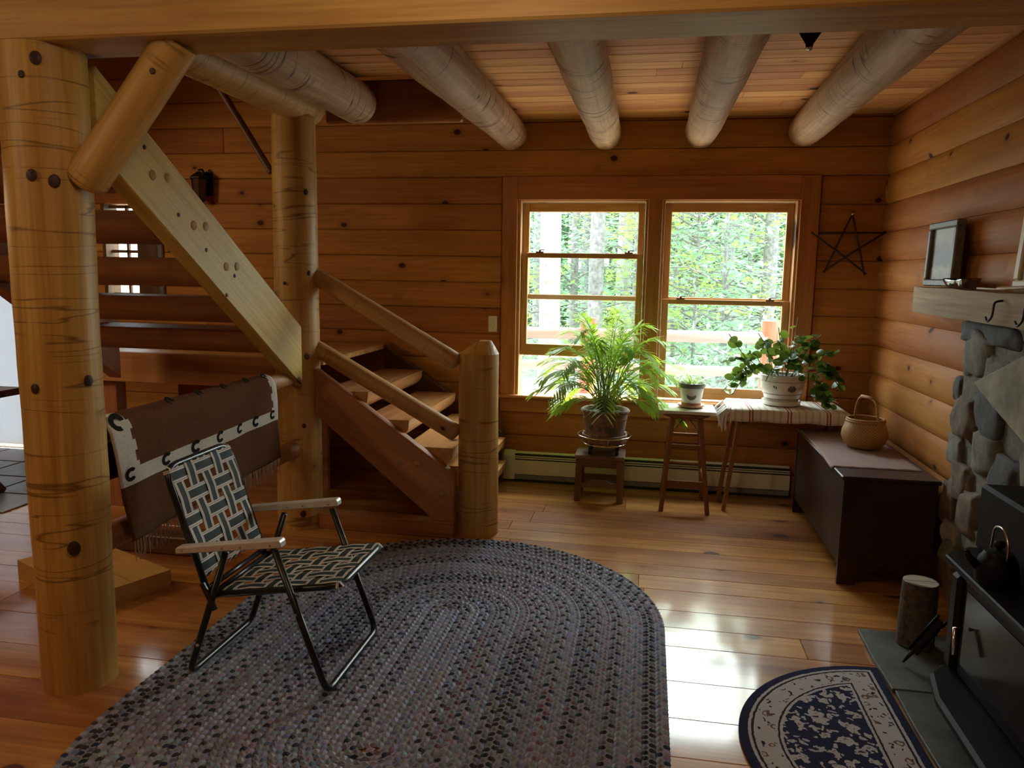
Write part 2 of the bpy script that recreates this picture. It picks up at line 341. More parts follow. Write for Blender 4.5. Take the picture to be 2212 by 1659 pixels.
class MB:
    def __init__(s): s.v = []; s.f = []; s.m = []; s.c = []
    def add(s, vs, fs, mi=0, col=None):
        b = len(s.v)
        s.v += [tuple(x) for x in vs]
        for f in fs:
            s.f.append(tuple(b + i for i in f)); s.m.append(mi); s.c.append(col)
        return s
    def box(s, lo, hi, mi=0):
        x0, y0, z0 = lo; x1, y1, z1 = hi
        return s.add([(x0, y0, z0), (x1, y0, z0), (x1, y1, z0), (x0, y1, z0), (x0, y0, z1), (x1, y0, z1), (x1, y1, z1), (x0, y1, z1)],
                     [(0, 3, 2, 1), (4, 5, 6, 7), (0, 1, 5, 4), (1, 2, 6, 5), (2, 3, 7, 6), (3, 0, 4, 7)], mi)
    def tube(s, pts, r, n=8, cap=True, mi=0):
        pts = [Vector(p) for p in pts]
        rr = r if isinstance(r, (list, tuple)) else [r] * len(pts)
        b = len(s.v); k = len(pts)
        t0 = (pts[1] - pts[0]).normalized()
        up = Vector((0, 0, 1)) if abs(t0.z) < 0.9 else Vector((1, 0, 0))
        a = t0.cross(up).normalized()
        for i, p in enumerate(pts):
            t = (pts[min(i + 1, k - 1)] - pts[max(i - 1, 0)]).normalized()
            a = (a - t * a.dot(t)).normalized(); c = t.cross(a)
            for j in range(n):
                th = 2 * PI * j / n
                s.v.append(tuple(p + (a * math.cos(th) + c * math.sin(th)) * rr[i]))
        for i in range(k - 1):
            for j in range(n):
                s.f.append((b + i * n + j, b + i * n + (j + 1) % n, b + (i + 1) * n + (j + 1) % n, b + (i + 1) * n + j)); s.m.append(mi); s.c.append(None)
        if cap:
            s.f.append(tuple(b + j for j in range(n - 1, -1, -1))); s.m.append(mi); s.c.append(None)
            s.f.append(tuple(b + (k - 1) * n + j for j in range(n))); s.m.append(mi); s.c.append(None)
        return s
    def lathe(s, prof, n=32, c=(0, 0, 0), mi=0, closed=False):
        b = len(s.v); k = len(prof)
        for r, z in prof:
            for j in range(n):
                th = 2 * PI * j / n
                s.v.append((c[0] + r * math.cos(th), c[1] + r * math.sin(th), c[2] + z))
        for i in range(k - 1 + (1 if closed else 0)):
            i2 = (i + 1) % k
            for j in range(n):
                s.f.append((b + i * n + j, b + i * n + (j + 1) % n, b + i2 * n + (j + 1) % n, b + i2 * n + j)); s.m.append(mi); s.c.append(None)
        if not closed:
            if prof[0][0] > 1e-4: s.f.append(tuple(b + j for j in range(n - 1, -1, -1))); s.m.append(mi); s.c.append(None)
            if prof[-1][0] > 1e-4: s.f.append(tuple(b + (k - 1) * n + j for j in range(n))); s.m.append(mi); s.c.append(None)
        return s
    def prism(s, poly, d0, d1, axis='y', mi=0):
        """poly of 2-D points extruded along an axis; points are the other two axes in xyz order."""
        def P(a, b, d):
            return {'x': (d, a, b), 'y': (a, d, b), 'z': (a, b, d)}[axis]
        n = len(poly)
        vs = [P(a, b, d0) for a, b in poly] + [P(a, b, d1) for a, b in poly]
        fs = [tuple(range(n)), tuple(range(2 * n - 1, n - 1, -1))] + [(i, n + i, n + (i + 1) % n, (i + 1) % n) for i in range(n)]
        return s.add(vs, fs, mi)
    def mesh(s, name, mats, smooth=False, xf=None, bevel=0):
        me = bpy.data.meshes.new(name)
        vs = s.v if xf is None else [tuple(xf @ Vector(v)) for v in s.v]
        me.from_pydata(vs, [], s.f)
        mats = mats if isinstance(mats, (list, tuple)) else [mats]
        for m in mats: me.materials.append(m)
        if len(mats) > 1: me.polygons.foreach_set('material_index', s.m)
        if any(c is not None for c in s.c):
            at = me.color_attributes.new('Col', 'FLOAT_COLOR', 'CORNER')
            k = 0
            for p, c in zip(me.polygons, s.c):
                for _ in p.loop_indices:
                    at.data[k].color = tuple(c or (0.3, 0.3, 0.3)) + (1,); k += 1
        bm = bmesh.new(); bm.from_mesh(me)
        bmesh.ops.recalc_face_normals(bm, faces=bm.faces)
        if bevel: bmesh.ops.bevel(bm, geom=list(bm.edges), offset=bevel, segments=1, affect='EDGES', clamp_overlap=True)
        bm.to_mesh(me); bm.free()
        if smooth:
            me.polygons.foreach_set('use_smooth', [True] * len(me.polygons))
            if smooth == 'auto': me.set_sharp_from_angle(angle=math.radians(40))
        me.update()
        return me
    def build(s, name, mats, parent=None, smooth=False, world=None, bevel=0):
        """Vertices are given in world space when world is None (origin put at their centre), else local."""
        if world is None:
            n = len(s.v)
            lo = [min(v[i] for v in s.v) for i in range(3)]; hi = [max(v[i] for v in s.v) for i in range(3)]
            c = Vector(((lo[0] + hi[0]) / 2, (lo[1] + hi[1]) / 2, lo[2]))
            world = Matrix.Translation(c)
        me = s.mesh(name, mats, smooth, world.inverted(), bevel)
        return link(bpy.data.objects.new(name, me), parent, world)

def frame_x(p0, p1, up=(0, 0, 1)):
    """Matrix at p0 with local X along p0->p1."""
    p0 = Vector(p0); x = (Vector(p1) - p0).normalized(); up = Vector(up)
    if abs(x.dot(up)) > 0.98: up = Vector((0, 1, 0))
    y = up.cross(x).normalized(); z = x.cross(y)
    m = Matrix((x, y, z)).transposed().to_4x4(); m.translation = p0
    return m
def local(mb, name, mats, parent, world, smooth=False, bevel=0):
    me = mb.mesh(name, mats, smooth, None, bevel)
    return link(bpy.data.objects.new(name, me), parent, world)
def plank(name, lo, hi, axis, mat, parent=None, bev=0.003):
    """Box whose grain runs along the given world axis."""
    lo = Vector(lo); hi = Vector(hi); c = (lo + hi) / 2; d = hi - lo
    if axis == 'x': rot = Matrix.Identity(4); e = (d.x, d.y, d.z)
    elif axis == 'y': rot = Matrix.Rotation(PI / 2, 4, 'Z'); e = (d.y, d.x, d.z)
    else: rot = Matrix.Rotation(-PI / 2, 4, 'Y'); e = (d.z, d.y, d.x)
    mb = MB().box((-e[0] / 2, -e[1] / 2, -e[2] / 2), (e[0] / 2, e[1] / 2, e[2] / 2))
    return local(mb, name, mat, parent, Matrix.Translation(c) @ rot, False, bev)
def bar(name, p0, p1, w, h, mat, parent=None, bev=0.002, up=(0, 0, 1)):
    L = (Vector(p1) - Vector(p0)).length
    mb = MB().box((0, -w / 2, -h / 2), (L, w / 2, h / 2))
    return local(mb, name, mat, parent, frame_x(p0, p1, up), False, bev)
def logmesh(L, r0, r1, seed, n=20, amp=0.03, seg=0.10, round0=0.0, round1=0.0):
    mb = MB(); k = max(4, int(L / seg))
    xs = [L * i / k for i in range(k + 1)]
    if round1: xs = [x for x in xs if x < L - round1 * 1.1] + [L - round1 * (1 - math.sin(a * PI / 10)) for a in range(0, 6)]
    if round0: xs = [round0 * (1 - math.cos(a * PI / 10)) for a in range(0, 6)] + [x for x in xs if x > round0 * 1.1]
    for x in xs:
        t = x / L; r = r0 + (r1 - r0) * t
        if round1 and x > L - round1: q = (x - (L - round1)) / round1; r *= math.sqrt(max(0.0, 1 - q * q * .93))
        if round0 and x < round0: q = 1 - x / round0; r *= math.sqrt(max(0.0, 1 - q * q * .93))
        ox = amp * .5 * r * math.sin(x * 1.7 + seed); oy = amp * .5 * r * math.cos(x * 1.3 + seed * 2)
        for j in range(n):
            th = 2 * PI * j / n
            nn = noise.noise(Vector((x * 2.2 + seed * 7.1, math.cos(th) * 1.1, math.sin(th) * 1.1)))
            n2 = noise.noise(Vector((x * 9 + seed * 3.3, math.cos(th) * 2.3, math.sin(th) * 2.3)))
            q = r * (1 + amp * nn + amp * .35 * n2)
            mb.v.append((x, q * math.cos(th) + ox, q * math.sin(th) + oy))
    k = len(xs) - 1
    for i in range(k):
        for j in range(n):
            mb.f.append((i * n + j, i * n + (j + 1) % n, (i + 1) * n + (j + 1) % n, (i + 1) * n + j)); mb.m.append(0); mb.c.append(None)
    mb.f.append(tuple(range(n - 1, -1, -1))); mb.f.append(tuple(k * n + j for j in range(n)))
    mb.m += [0, 0]; mb.c += [None, None]
    return mb
def log(name, p0, p1, r0, r1, mat, parent=None, seed=1, **kw):
    L = (Vector(p1) - Vector(p0)).length
    return local(logmesh(L, r0, r1, seed, **kw), name, mat, parent, frame_x(p0, p1), 'auto')
def disc(name, p, nrm, r, h, mat, parent, squash=1.0, n=14):
    """A low domed button lying on a surface."""
    mb = MB().lathe([(r, -h), (r, h * .4), (r * .75, h), (0.0001, h)], n)
    q = Vector(nrm).to_track_quat('Z', 'Y').to_matrix().to_4x4()
    return local(mb, name, mat, parent, Matrix.Translation(Vector(p)) @ q @ Matrix.Diagonal((1, squash, 1, 1)), 'auto')


# ================================================================== STRUCTURE
D = 5.6          # inner face of the window wall
XR = 1.555       # inner face of the right wall
CH = 0.1901      # log course height
Z0 = 1.299 - 7 * CH
ZT = 2.676
# window wall
wall_back = struct('wall_back', (0, D, 0), 'window wall of stacked flat pine logs')
wx0, wx1, wz0, wz1 = -0.97, 1.005, 0.66, 2.10
holes = [(-1.075, 1.125, 0.53, 2.25), (-4.36, -3.82, 1.34, 2.06), (-6.0, -5.12, 0.0, 1.98)]
def course(z0, z1, x0, x1):
    segs = [(x0, x1)]
    for a, b, c, d in holes:
        if z1 > c + 0.05 and z0 < d - 0.05:
            ns = []
            for s, e in segs:
                if b <= s or a >= e: ns.append((s, e)); continue
                if a > s: ns.append((s, a))
                if b < e: ns.append((b, e))
            segs = ns
    return segs
for k in range(-1, 27):
    z0 = Z0 + CH * k; z1 = z0 + CH
    z0 = max(z0, 0.0)
    for a, b in course(z0, z1, -6.3, XR + 0.12):
        cuts = [a, b]
        if b - a > 3.0: cuts = [a, a + (b - a) * (0.35 + 0.3 * ((k * 37) % 10) / 10), b]
        for c0, c1 in zip(cuts, cuts[1:]):
            plank('log', (c0 + 0.001, D + random.uniform(-.003, .003), z0 + 0.0012), (c1 - 0.001, D + 0.16, z1 - 0.0012), 'x', M['wall'], wall_back, 0.007)
for lo, hi in (((-6.46, D + .161, -.1), (-6.0, D + .18, 5.3)), ((-6.0, D + .161, 1.98), (-4.36, D + .18, 5.3)), ((-5.12, D + .161, -.1), (-4.36, D + .18, 1.98)), ((-4.36, D + .161, 2.06), (-3.82, D + .18, 5.3)), ((-4.36, D + .161, -.1), (-3.82, D + .18, 1.34)), ((-3.82, D + .161, -.1), (wx0, D + .18, 5.3)), ((wx0, D + .161, 2.09), (wx1, D + .18, 5.3)), ((wx0, D + .161, -.1), (wx1, D + .18, .64)), ((wx1, D + .161, -.1), (XR + .3, D + .18, 5.3))):
    MB().box(lo, hi).build('light_leak_backing', M['wall'], wall_back)  # unseen backing added to stop daylight leaking through the log seams
# right wall: round-faced logs
wall_right = struct('wall_right', (XR, 2, 0), 'side wall of round-faced pine logs')
def roundlog(L, h, bulge, depth):
    pr = [(depth, 0.0)] + [(-bulge * math.sin(PI * i / 8) ** 0.5, h * i / 8) for i in range(9)] + [(depth, h)]
    return MB().prism([(-a, b) for a, b in pr][::-1], 0, L, 'x')
for k in range(-1, 15):
    z0 = max(Z0 + CH * k, 0.0); z1 = min(Z0 + CH * (k + 1), ZT)
    y1 = D; cut = 2.0 + ((k * 53) % 17) / 17 * 1.8
    for a, b in ((-2.8, cut), (cut, y1)):
        mb = roundlog(b - a, z1 - z0 - 0.002, 0.024, 0.12)
        w = Matrix.Translation((XR, a, z0 + 0.001)) @ Matrix.Rotation(PI / 2, 4, 'Z')
        local(mb, 'log', M['wall'], wall_right, w, 'auto')
MB().box((XR + .121, -2.96, -.1), (XR + .15, D + .16, 2.8)).build('light_leak_backing', M['wall'], wall_right)  # unseen slab added to seal the right wall against light leaks
# remaining walls of the house, behind and beside the viewpoint
wall_left = struct('wall_left', (-6.3, 1.4, 0), 'kitchen side wall of flat pine logs')
wall_front = struct('wall_front', (0, -2.8, 0), 'wall of flat pine logs opposite the window')
for k in range(-1, 15):
    z0 = max(Z0 + CH * k, 0.0); z1 = min(Z0 + CH * (k + 1), ZT)
    zc = (z0 + z1) / 2
    for a, b in ((-2.8, D + .16),):
        plank('log', (-6.46, a, z0), (-6.3, b, z1 - .002), 'y', M['wall'], wall_left, 0.006)
    for a, b in ((-6.3, XR),):
        plank('log', (a, -2.96, z0), (b, -2.8, z1 - .002), 'x', M['wall'], wall_front, 0.006)
MB().box((-6.5, -2.96, -.1), (-6.461, D + .16, 2.8)).build('light_leak_backing', M['wall'], wall_left)  # added light seal outside the kitchen side wall, out of sight
MB().box((-6.5, -3.0, -.1), (XR + .15, -2.961, 2.8)).build('light_leak_backing', M['wall'], wall_front)  # same added light seal behind the front wall
# floor planks
floor = struct('floor', (0, 0, 0), 'glossy wide pine plank floor')
ed = [5.6, 5.42, 5.24, 5.02, 4.85, 4.62, 4.46, 4.29, 4.06, 3.90, 3.725, 3.49, 3.31, 3.13, 2.843, 2.586, 2.36, 2.12, 1.86]
while ed[-1] > -2.6: ed.append(ed[-1] - random.choice((.2, .24, .27)))
rr = random.Random(3)
for i, (y1, y0) in enumerate(zip(ed, ed[1:])):
    x = -6.3
    while x < XR - .01:
        L = rr.uniform(1.7, 3.6)
        if 3.12 < y0 < 3.2 and x < 0.7: L = min(L, 0.71 - x) if x + L > 0.3 else L
        xe = min(XR, x + L)
        if XR - xe < 0.5: xe = XR
        plank('plank', (x + .001, y0 + .0012, -0.035), (xe - .001, y1 - .0012, rr.uniform(-.0008, .0)), 'x', M['floor'], floor, 0.0015)
        x = xe
MB().box((-6.3, -2.8, -0.12), (XR, D, -0.036)).build('subfloor', M['darkwood'], floor)
# tiled kitchen corner
for i in range(5):
    for j in range(7):
        plank('tile', (-6.2 + i * .45, 2.9 + j * .38, 0.0005), (-5.77 + i * .45, 3.26 + j * .38, 0.008), 'x', M['tile'], floor, 0.002)
# ceiling boards with a gap for the stairwell
ceiling = struct('ceiling', (0, 2, 2.64), 'ceiling of narrow orange pine boards')
ZC = 2.645
y = D
i = 0
while y > -2.75:
    w = (0.135, 0.15, 0.14)[i % 3]
    x0 = -1.05 if y > 4.42 else (-2.02 if y > 2.45 else -6.3)
    xs = [x0, x0 + (XR - x0) * (0.3 + 0.5 * ((i * 7) % 5) / 5), XR]
    for a, b in zip(xs, xs[1:]):
        plank('ceiling_board', (a, y - w + .0015, ZC + rr.uniform(0, .002)), (b, y - .0015, ZC + .03), 'x', M['ceil'], ceiling, 0.003)
    if y > 2.45:
        plank('ceiling_board', (-6.3, y - w + .0015, ZC), (-4.7, y - .0015, ZC + .03), 'x', M['ceil'], ceiling, 0.003)
    y -= w; i += 1
for lo, hi in (((-6.46, -2.96, ZC + .032), (-4.7, D + .16, ZC + .15)), ((-4.7, -2.96, ZC + .032), (-2.02, 2.40, ZC + .15)), ((-2.02, -2.96, ZC + .032), (-1.05, 4.42, ZC + .15)), ((-1.05, -2.96, ZC + .032), (XR + .2, D + .16, ZC + .15))):
    MB().box(lo, hi).build('light_leak_cover', M['darkwood'], ceiling)  # unseen slabs added to keep daylight out of the board gaps
# upper storey around the stairwell
wall_upper = struct('wall_upper', (-2, 4, 2.7), 'dark upper storey walls around the stairwell')
for lo, hi in (((-4.8, 2.4, 2.68), (-4.7, D, 5.3)), ((-1.05, 4.42, 2.68), (-0.95, D, 5.3)), ((-4.8, 2.3, 2.68), (-1.92, 2.4, 5.3)), ((-2.02, 2.4, 2.68), (-1.92, 4.42, 5.3)), ((-2.02, 4.36, 2.68), (-0.95, 4.42, 5.3)), ((-4.8, 2.3, 5.3), (-0.95, D + .1, 5.4))):
    plank('wall_panel', lo, hi, 'z' if hi[2] - lo[2] > 1 else 'y', M['wall'], wall_upper)

# ------------------------------------------------------------------ the double window
def window_unit(name, x0, x1, sashes, label):
    w = struct(name, ((x0 + x1) / 2, D, wz0), label)
    # jambs
    for a, b in ((x0, x0 + .022), (x1 - .022, x1)):
        plank('jamb', (a, D - .005, wz0), (b, D + .15, wz1), 'z', M['sash'], w, .002)
    plank('head_jamb', (x0, D - .005, wz1 - .022), (x1, D + .15, wz1), 'x', M['sash'], w, .002)
    for (z0, z1, yo, locks) in sashes:
        s = thing('sash', ((x0 + x1) / 2, D + yo, z0), None, None)
        s.parent = w; s.matrix_parent_inverse = W[w].inverted()
        a, b = x0 + .024, x1 - .024
        st = 0.047
        plank('stile', (a, D + yo - .018, z0), (a + st, D + yo + .018, z1), 'z', M['sash'], s, .003)
        plank('stile', (b - st, D + yo - .018, z0), (b, D + yo + .018, z1), 'z', M['sash'], s, .003)
        plank('rail', (a + st, D + yo - .018, z0), (b - st, D + yo + .018, z0 + (.085 if z0 < 1.2 else .036)), 'x', M['sash'], s, .003)
        plank('rail', (a + st, D + yo - .018, z1 - (.036 if z1 < 1.9 else .065)), (b - st, D + yo + .018, z1), 'x', M['sash'], s, .003)
        MB().box((a + st * .8, D + yo - .002, z0 + .02), (b - st * .8, D + yo + .002, z1 - .02)).build('pane', M['glass'], s)
        for t in locks:
            xx = a + (b - a) * t
            mb = MB().box((xx - .028, D + yo - .016, z1), (xx + .028, D + yo + .016, z1 + .009))
            mb.lathe([(.013, 0), (.013, .012), (.004, .016)], 10, (xx, D + yo, z1 + .009))
            mb.box((xx - .005, D + yo - .02, z1 + .018), (xx + .034, D + yo - .008, z1 + .024))
            mb.build('sash_lock', M['chrome'], s)
    return w
window_unit('window_1', -0.958, -0.022, [(1.372, 2.075, 0.105, (0.16,)), (0.955, 1.712, 0.060, (0.15, 0.88))], 'left double-hung window with its lower sash raised')
window_unit('window_2', 0.072, 1.0, [(1.372, 2.075, 0.105, ()), (0.675, 1.395, 0.060, (0.15, 0.85))], 'right double-hung window, closed')
trim = struct('trim_1', (0, D, 0), 'pine casing boards around the double window')
plank('casing', (-1.07, D - .026, .655), (wx0 + .012, D + .02, 2.25), 'z', M['trim'], trim, .004)
plank('casing', (.995, D - .026, .655), (1.12, D + .02, 2.25), 'z', M['trim'], trim, .004)
plank('casing', (wx0 + .012, D - .026, 2.085), (.995, D + .02, 2.25), 'x', M['trim'], trim, .004)
plank('mullion', (-.025, D - .022, wz0), (.075, D + .15, 2.088), 'z', M['trim'], trim, .004)
plank('sill', (-1.09, D - .062, .637), (1.13, D + .17, .661), 'x', M['trim'], trim, .006)
plank('apron', (-1.07, D - .022, .53), (1.12, D + .02, .637), 'x', M['trim'], trim, .004)
MB().box((-1.09, D + .03, .50), (-.955, D + .158, 2.26)).build('backing', M['trim'], trim)
MB().box((.998, D + .03, .50), (1.135, D + .158, 2.26)).build('backing', M['trim'], trim)
MB().box((-1.09, D + .03, 2.098), (1.135, D + .158, 2.26)).build('backing', M['trim'], trim)
MB().box((-1.09, D + .03, .50), (1.135, D + .158, .636)).build('backing', M['trim'], trim)
# far window and glass door beyond the stairs
w3 = struct('window_3', (-4.1, D, 1.34), 'small far window glimpsed between the stair treads')
for a, b in ((-4.36, -4.33), (-4.05, -3.875), (-3.84, -3.82)):
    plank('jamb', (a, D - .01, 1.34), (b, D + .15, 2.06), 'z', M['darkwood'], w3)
for z in (1.34, 1.52, 1.685, 1.86, 2.04):
    plank('muntin', (-4.33, D + .06, z - .012), (-4.05, D + .09, z + .012), 'x', M['darkwood'], w3)
plank('muntin', (-4.195, D + .06, 1.35), (-4.175, D + .09, 2.05), 'z', M['darkwood'], w3)
MB().box((-4.33, D + .072, 1.35), (-3.84, D + .076, 2.05)).build('pane', M['glass'], w3)
d1 = struct('door_1', (-5.55, D, 0), 'bright glass door at the far left behind the log post')
plank('jamb', (-5.2, D - .03, 0), (-5.12, D + .15, 1.98), 'z', M['trim'], d1)
plank('jamb', (-6.0, D - .03, 0), (-5.94, D + .15, 1.98), 'z', M['trim'], d1)
plank('head_jamb', (-5.94, D - .03, 1.92), (-5.2, D + .15, 1.98), 'x', M['trim'], d1)
m, nt, bs = newmat('dimming_door_glass')  # diffusing pane added to cut the daylight this door lets in
bs.inputs['Base Color'].default_value = (.5, .5, .52, 1)
tr = nt.nodes.new('ShaderNodeBsdfTranslucent'); tr.inputs['Color'].default_value = (.40, .41, .43, 1)
mx = nt.nodes.new('ShaderNodeMixShader'); mx.inputs[0].default_value = .6
lk(nt, bs.outputs[0], mx.inputs[1]); lk(nt, tr.outputs[0], mx.inputs[2]); lk(nt, mx.outputs[0], nt.nodes['Material Output'].inputs['Surface'])
M['dimming_pane'] = m
MB().box((-5.94, D + .05, .02), (-5.2, D + .058, 1.92)).build('pane', M['dimming_pane'], d1)

# ------------------------------------------------------------------ outside: deck, ground, woods
MB().box((-40, D + .2, -1.0), (40, 70, -0.9)).build('ground', M['ground']); tag(bpy.data.objects['ground'], 'pale forest floor beyond the deck', None, None, 'structure')
dk = struct('deck_floor', (0, 6.9, -.1), 'deck boards outside the window')
for j in range(16):
    plank('deck_board', (-6.5, D + .18 + j * .145, -.14), (4, D + .32 + j * .145, -.105), 'x', M['deck'], dk)
YD = 7.95
ra = tag(log('deck_rail', (-6.5, YD, .925), (1.22, YD, .962), .060, .060, M['pinklog'], None, 11, amp=.02), 'faded pink upper log rail of the deck outside', 'deck rail')
rb = tag(log('deck_rail', (-6.5, YD, .595), (1.22, YD, .615), .052, .052, M['pinklog'], None, 12, amp=.02), 'faded pink lower log rail of the deck outside', 'deck rail')
for x, h, y, lb in ((-.60, 1.12, YD, 'red stained deck post behind the palm'), (1.21, 1.135, YD, 'red stained deck post, taller of the pair behind the round-leaved plant'), (1.43, 1.055, YD - .05, 'red stained deck post, shorter of the pair behind the round-leaved plant')):
    tag(log('deck_post', (x, y, -.9), (x, y, h), .088, .082, M['redlog'], None, x * 3, amp=.02), lb, 'deck post')
rt = random.Random(21)
def leafquads(mb, c, r, n, size, flatz=0.35, rnd=rt):
    for _ in range(n):
        a = rnd.uniform(0, 2 * PI); q = r * rnd.random() ** .6
        p = Vector((c[0] + q * math.cos(a), c[1] + q * math.sin(a), c[2] + r * flatz * rnd.uniform(-1, 1)))
        d = Vector((rnd.uniform(-1, 1), rnd.uniform(-1, 1), rnd.uniform(-.35, .35))).normalized()
        e = d.cross(Vector((rnd.uniform(-.5, .5), rnd.uniform(-.5, .5), 1))).normalized()
        s = size * rnd.uniform(.6, 1.3)
        mb.add([p - d * s, p + e * s * .45, p + d * s, p - e * s * .45], [(0, 1, 2, 3)])
def tree(px, dist, r, h, bark, leaf, nclump, label, spread=2.2, lean=0.0, cr=.55, zlo=.0, ls=.075, nq=46):
    base = ony(px, 700, dist); base.z = -.9
    t = thing('tree', base, label, 'tree', 'trees in the woods outside')
    log('trunk', base, (base.x + lean, base.y, h), r, r * .72, bark, t, px * .01, amp=.06, seg=.5, n=14)
    if nclump:
        mb = MB(); st = MB()
        for _ in range(nclump):
            z = rt.uniform(zlo, h * .9); a = rt.uniform(0, 2 * PI); q = rt.uniform(.3, 1) * spread * (1.05 - .6 * z / h)
            c = (base.x + q * math.cos(a), base.y + q * math.sin(a) * .8, z)
            leafquads(mb, c, cr * rt.uniform(.7, 1.4), nq, ls)
            st.tube([(base.x, base.y, z - .25), ((base.x + c[0]) / 2, (base.y + c[1]) / 2, z + .02), c], [.018, .012, .005], 4, False)
        st.build('branches', bark, t)
        o = mb.build('foliage', leaf, t); tag(o, None, None, None, 'stuff')
    return t
tree(1186, 11.5, .17, 9, M['birch'], M['leaf1'], 0, 'broad pale lichened trunk seen through the left window')
tree(1238, 16, .09, 8, M['treebark'], M['leaf2'], 60, 'thin sapling right of the broad pale trunk')
tree(1285, 13, .135, 9, M['treebark'], M['leaf1'], 0, 'smooth grey trunk in the middle of the left window')
tree(1344, 19, .19, 10, M['birch'], M['leaf2'], 55, 'pale trunk in the right half of the left window')
tree(1376, 15, .12, 9, M['treebark'], M['leaf1'], 40, 'grey trunk beside the window mullion')
tree(1160, 22, .16, 10, M['treebark'], M['leaf1'], 70, 'distant trunk left of the broad pale one')
tree(1500, 14, .035, 6, M['treebark'], M['leaf2'], 70, 'slender sapling in the left part of the right window', 2.0)
tree(1455, 19, .06, 8, M['treebark'], M['leaf1'], 80, 'leafy tree next to the mullion in the right window', 2.6)
tree(1612, 17, .05, 8, M['treebark'], M['leaf1'], 80, 'thin leafy tree in the middle of the right window', 2.6)
tree(1655, 15, .14, 9, M['treebark'], M['leaf2'], 55, 'rough grey trunk near the right edge of the right window', 2.4)
tree(1560, 12.5, .03, 4.5, M['treebark'], M['leaf1'], 60, 'low leafy sapling behind the deck rail', 1.6, 0, .5, -.4)
tree(1700, 24, .12, 10, M['treebark'], M['leaf2'], 80, 'distant yellowing tree at the right of the window', 3.5)
tree(1420, 26, .14, 11, M['treebark'], M['leaf1'], 90, 'distant tall green tree behind the mullion', 4.0)
tree(1260, 27, .14, 11, M['treebark'], M['leaf1'], 90, 'distant green tree behind the grey trunk', 4.0)
tree(1570, 28, .16, 11, M['treebark'], M['leaf1'], 110, 'distant dense green tree behind the right window', 4.5)
tree(1080, 16, .14, 9, M['treebark'], M['leaf1'], 60, 'leafy tree hidden left of the window frame', 3.0)
tree(1790, 16, .14, 9, M['treebark'], M['leaf1'], 60, 'leafy tree hidden right of the window frame', 3.0)
for px, dist, mt, lb in ((1130, 33, 'leaf1', 'far green tree at the left edge of the window'), (1215, 36, 'leaf2', 'far lime tree behind the broad pale trunk'), (1320, 34, 'leaf1', 'far green tree behind the left window'), (1390, 38, 'leaf1', 'far green tree behind the mullion'), (1470, 33, 'leaf2', 'far lime tree at the left of the right window'), (1540, 37, 'leaf1', 'far green tree in the right window'), (1625, 34, 'leaf1', 'far green tree behind the thin leafy one'), (1690, 37, 'leaf2', 'far lime tree at the right of the window'), (1770, 34, 'leaf1', 'far green tree past the right window edge'), (1040, 35, 'leaf1', 'far green tree past the left window edge')):
    tree(px, dist, .2, 13, M['treebark'], M[mt], 150, lb, 3.6, 0, 1.0, -.9, .17, 60)
for i, (x, y) in enumerate(((-3, 12), (-.5, 10.6), (1.2, 11), (2.6, 13.5), (.3, 14), (-1.5, 15), (3.6, 17), (1.8, 19), (-3.2, 19), (0, 22))):
    b = thing('shrub', (x, y, -.9), ('low green shrub outside at the left edge of the window', 'low green shrub just behind the deck rail, left window', 'low green shrub just behind the deck rail, right window', 'green shrub outside beyond the paired red deck posts', 'green shrub outside behind the window mullion', 'green shrub outside at the foot of the pale trunks', 'farther green shrub at the right edge of the window', 'farther green shrub behind the right window', 'farther green shrub behind the broad pale trunk', 'farthest green shrub in the middle of the woods')[i], 'shrub', 'undergrowth outside the window')
    mb = MB(); st = MB()
    for _ in range(22):
        c = (x + rt.uniform(-.9, .9), y + rt.uniform(-.6, .6), rt.uniform(-.7, .45))
        leafquads(mb, c, .38, 34, .06)
        st.tube([(x, y, -.9), ((x + c[0]) / 2, (y + c[1]) / 2, c[2] * .6 - .2), c], [.012, .008, .004], 4, False)
    st.build('branches', M['treebark'], b)
    tag(mb.build('foliage', M['leaf1'], b), None, None, None, 'stuff')

# ================================================================== TIMBER FRAME
# header beam
ob = plank('header_beam', (-6.3, 2.285, 2.275), (XR + .1, 2.515, 2.60), 'x', M['beam'], None, .008)
tag(ob, 'square pine header beam across the top of the room', 'beam')
def knots_on(parent, cx, cy, r, pts):
    """Knots set on an upright log where pixel rays meet it."""
    for px, py, kr in pts:
        d = ray(px, py); a = d.x ** 2 + d.y ** 2; bq = d.x * (CAM.x - cx) + d.y * (CAM.y - cy); c = (CAM.x - cx) ** 2 + (CAM.y - cy) ** 2 - r * r
        disc_ = bq * bq - a * c
        if disc_ < 0: continue
        t = (-bq - math.sqrt(disc_)) / a
        p = CAM + d * t
        disc('knot', p, (p.x - cx, p.y - cy, 0), kr, .004, M['knot'], parent, 1.25)
LPX, LPY = -2.06, 2.40
lp = thing('log_post', (LPX, LPY, 0), 'thick golden log post at the left carrying the header beam', 'log post')
log('shaft', (LPX - .01, LPY, 0), (LPX, LPY, 2.275), .128, .136, M['post'], lp, 2, n=32, amp=.035, seg=.05)
knots_on(lp, LPX, LPY, .133, [(77, 125, .018), (68, 378, .016), (118, 391, .018), (75, 840, .014), (192, 822, .016), (160, 1185, .021), (46, 160, .01)])
CPX, CPY = -2.055, 4.27
cp = thing('log_post', (CPX, CPY, 0), 'tall log post in the middle where the two stair flights meet', 'log post')
log('shaft', (CPX - .005, CPY, 0), (CPX, CPY, 2.43), .135, .122, M['post'], cp, 5, n=28, amp=.04, seg=.05)
knots_on(cp, CPX, CPY, .13, [(661, 415, .014), (614, 612, .008), (663, 770, .016), (657, 920, .012), (655, 1110, .018), (668, 590, .012)])
NX, NY = -0.965, 4.37
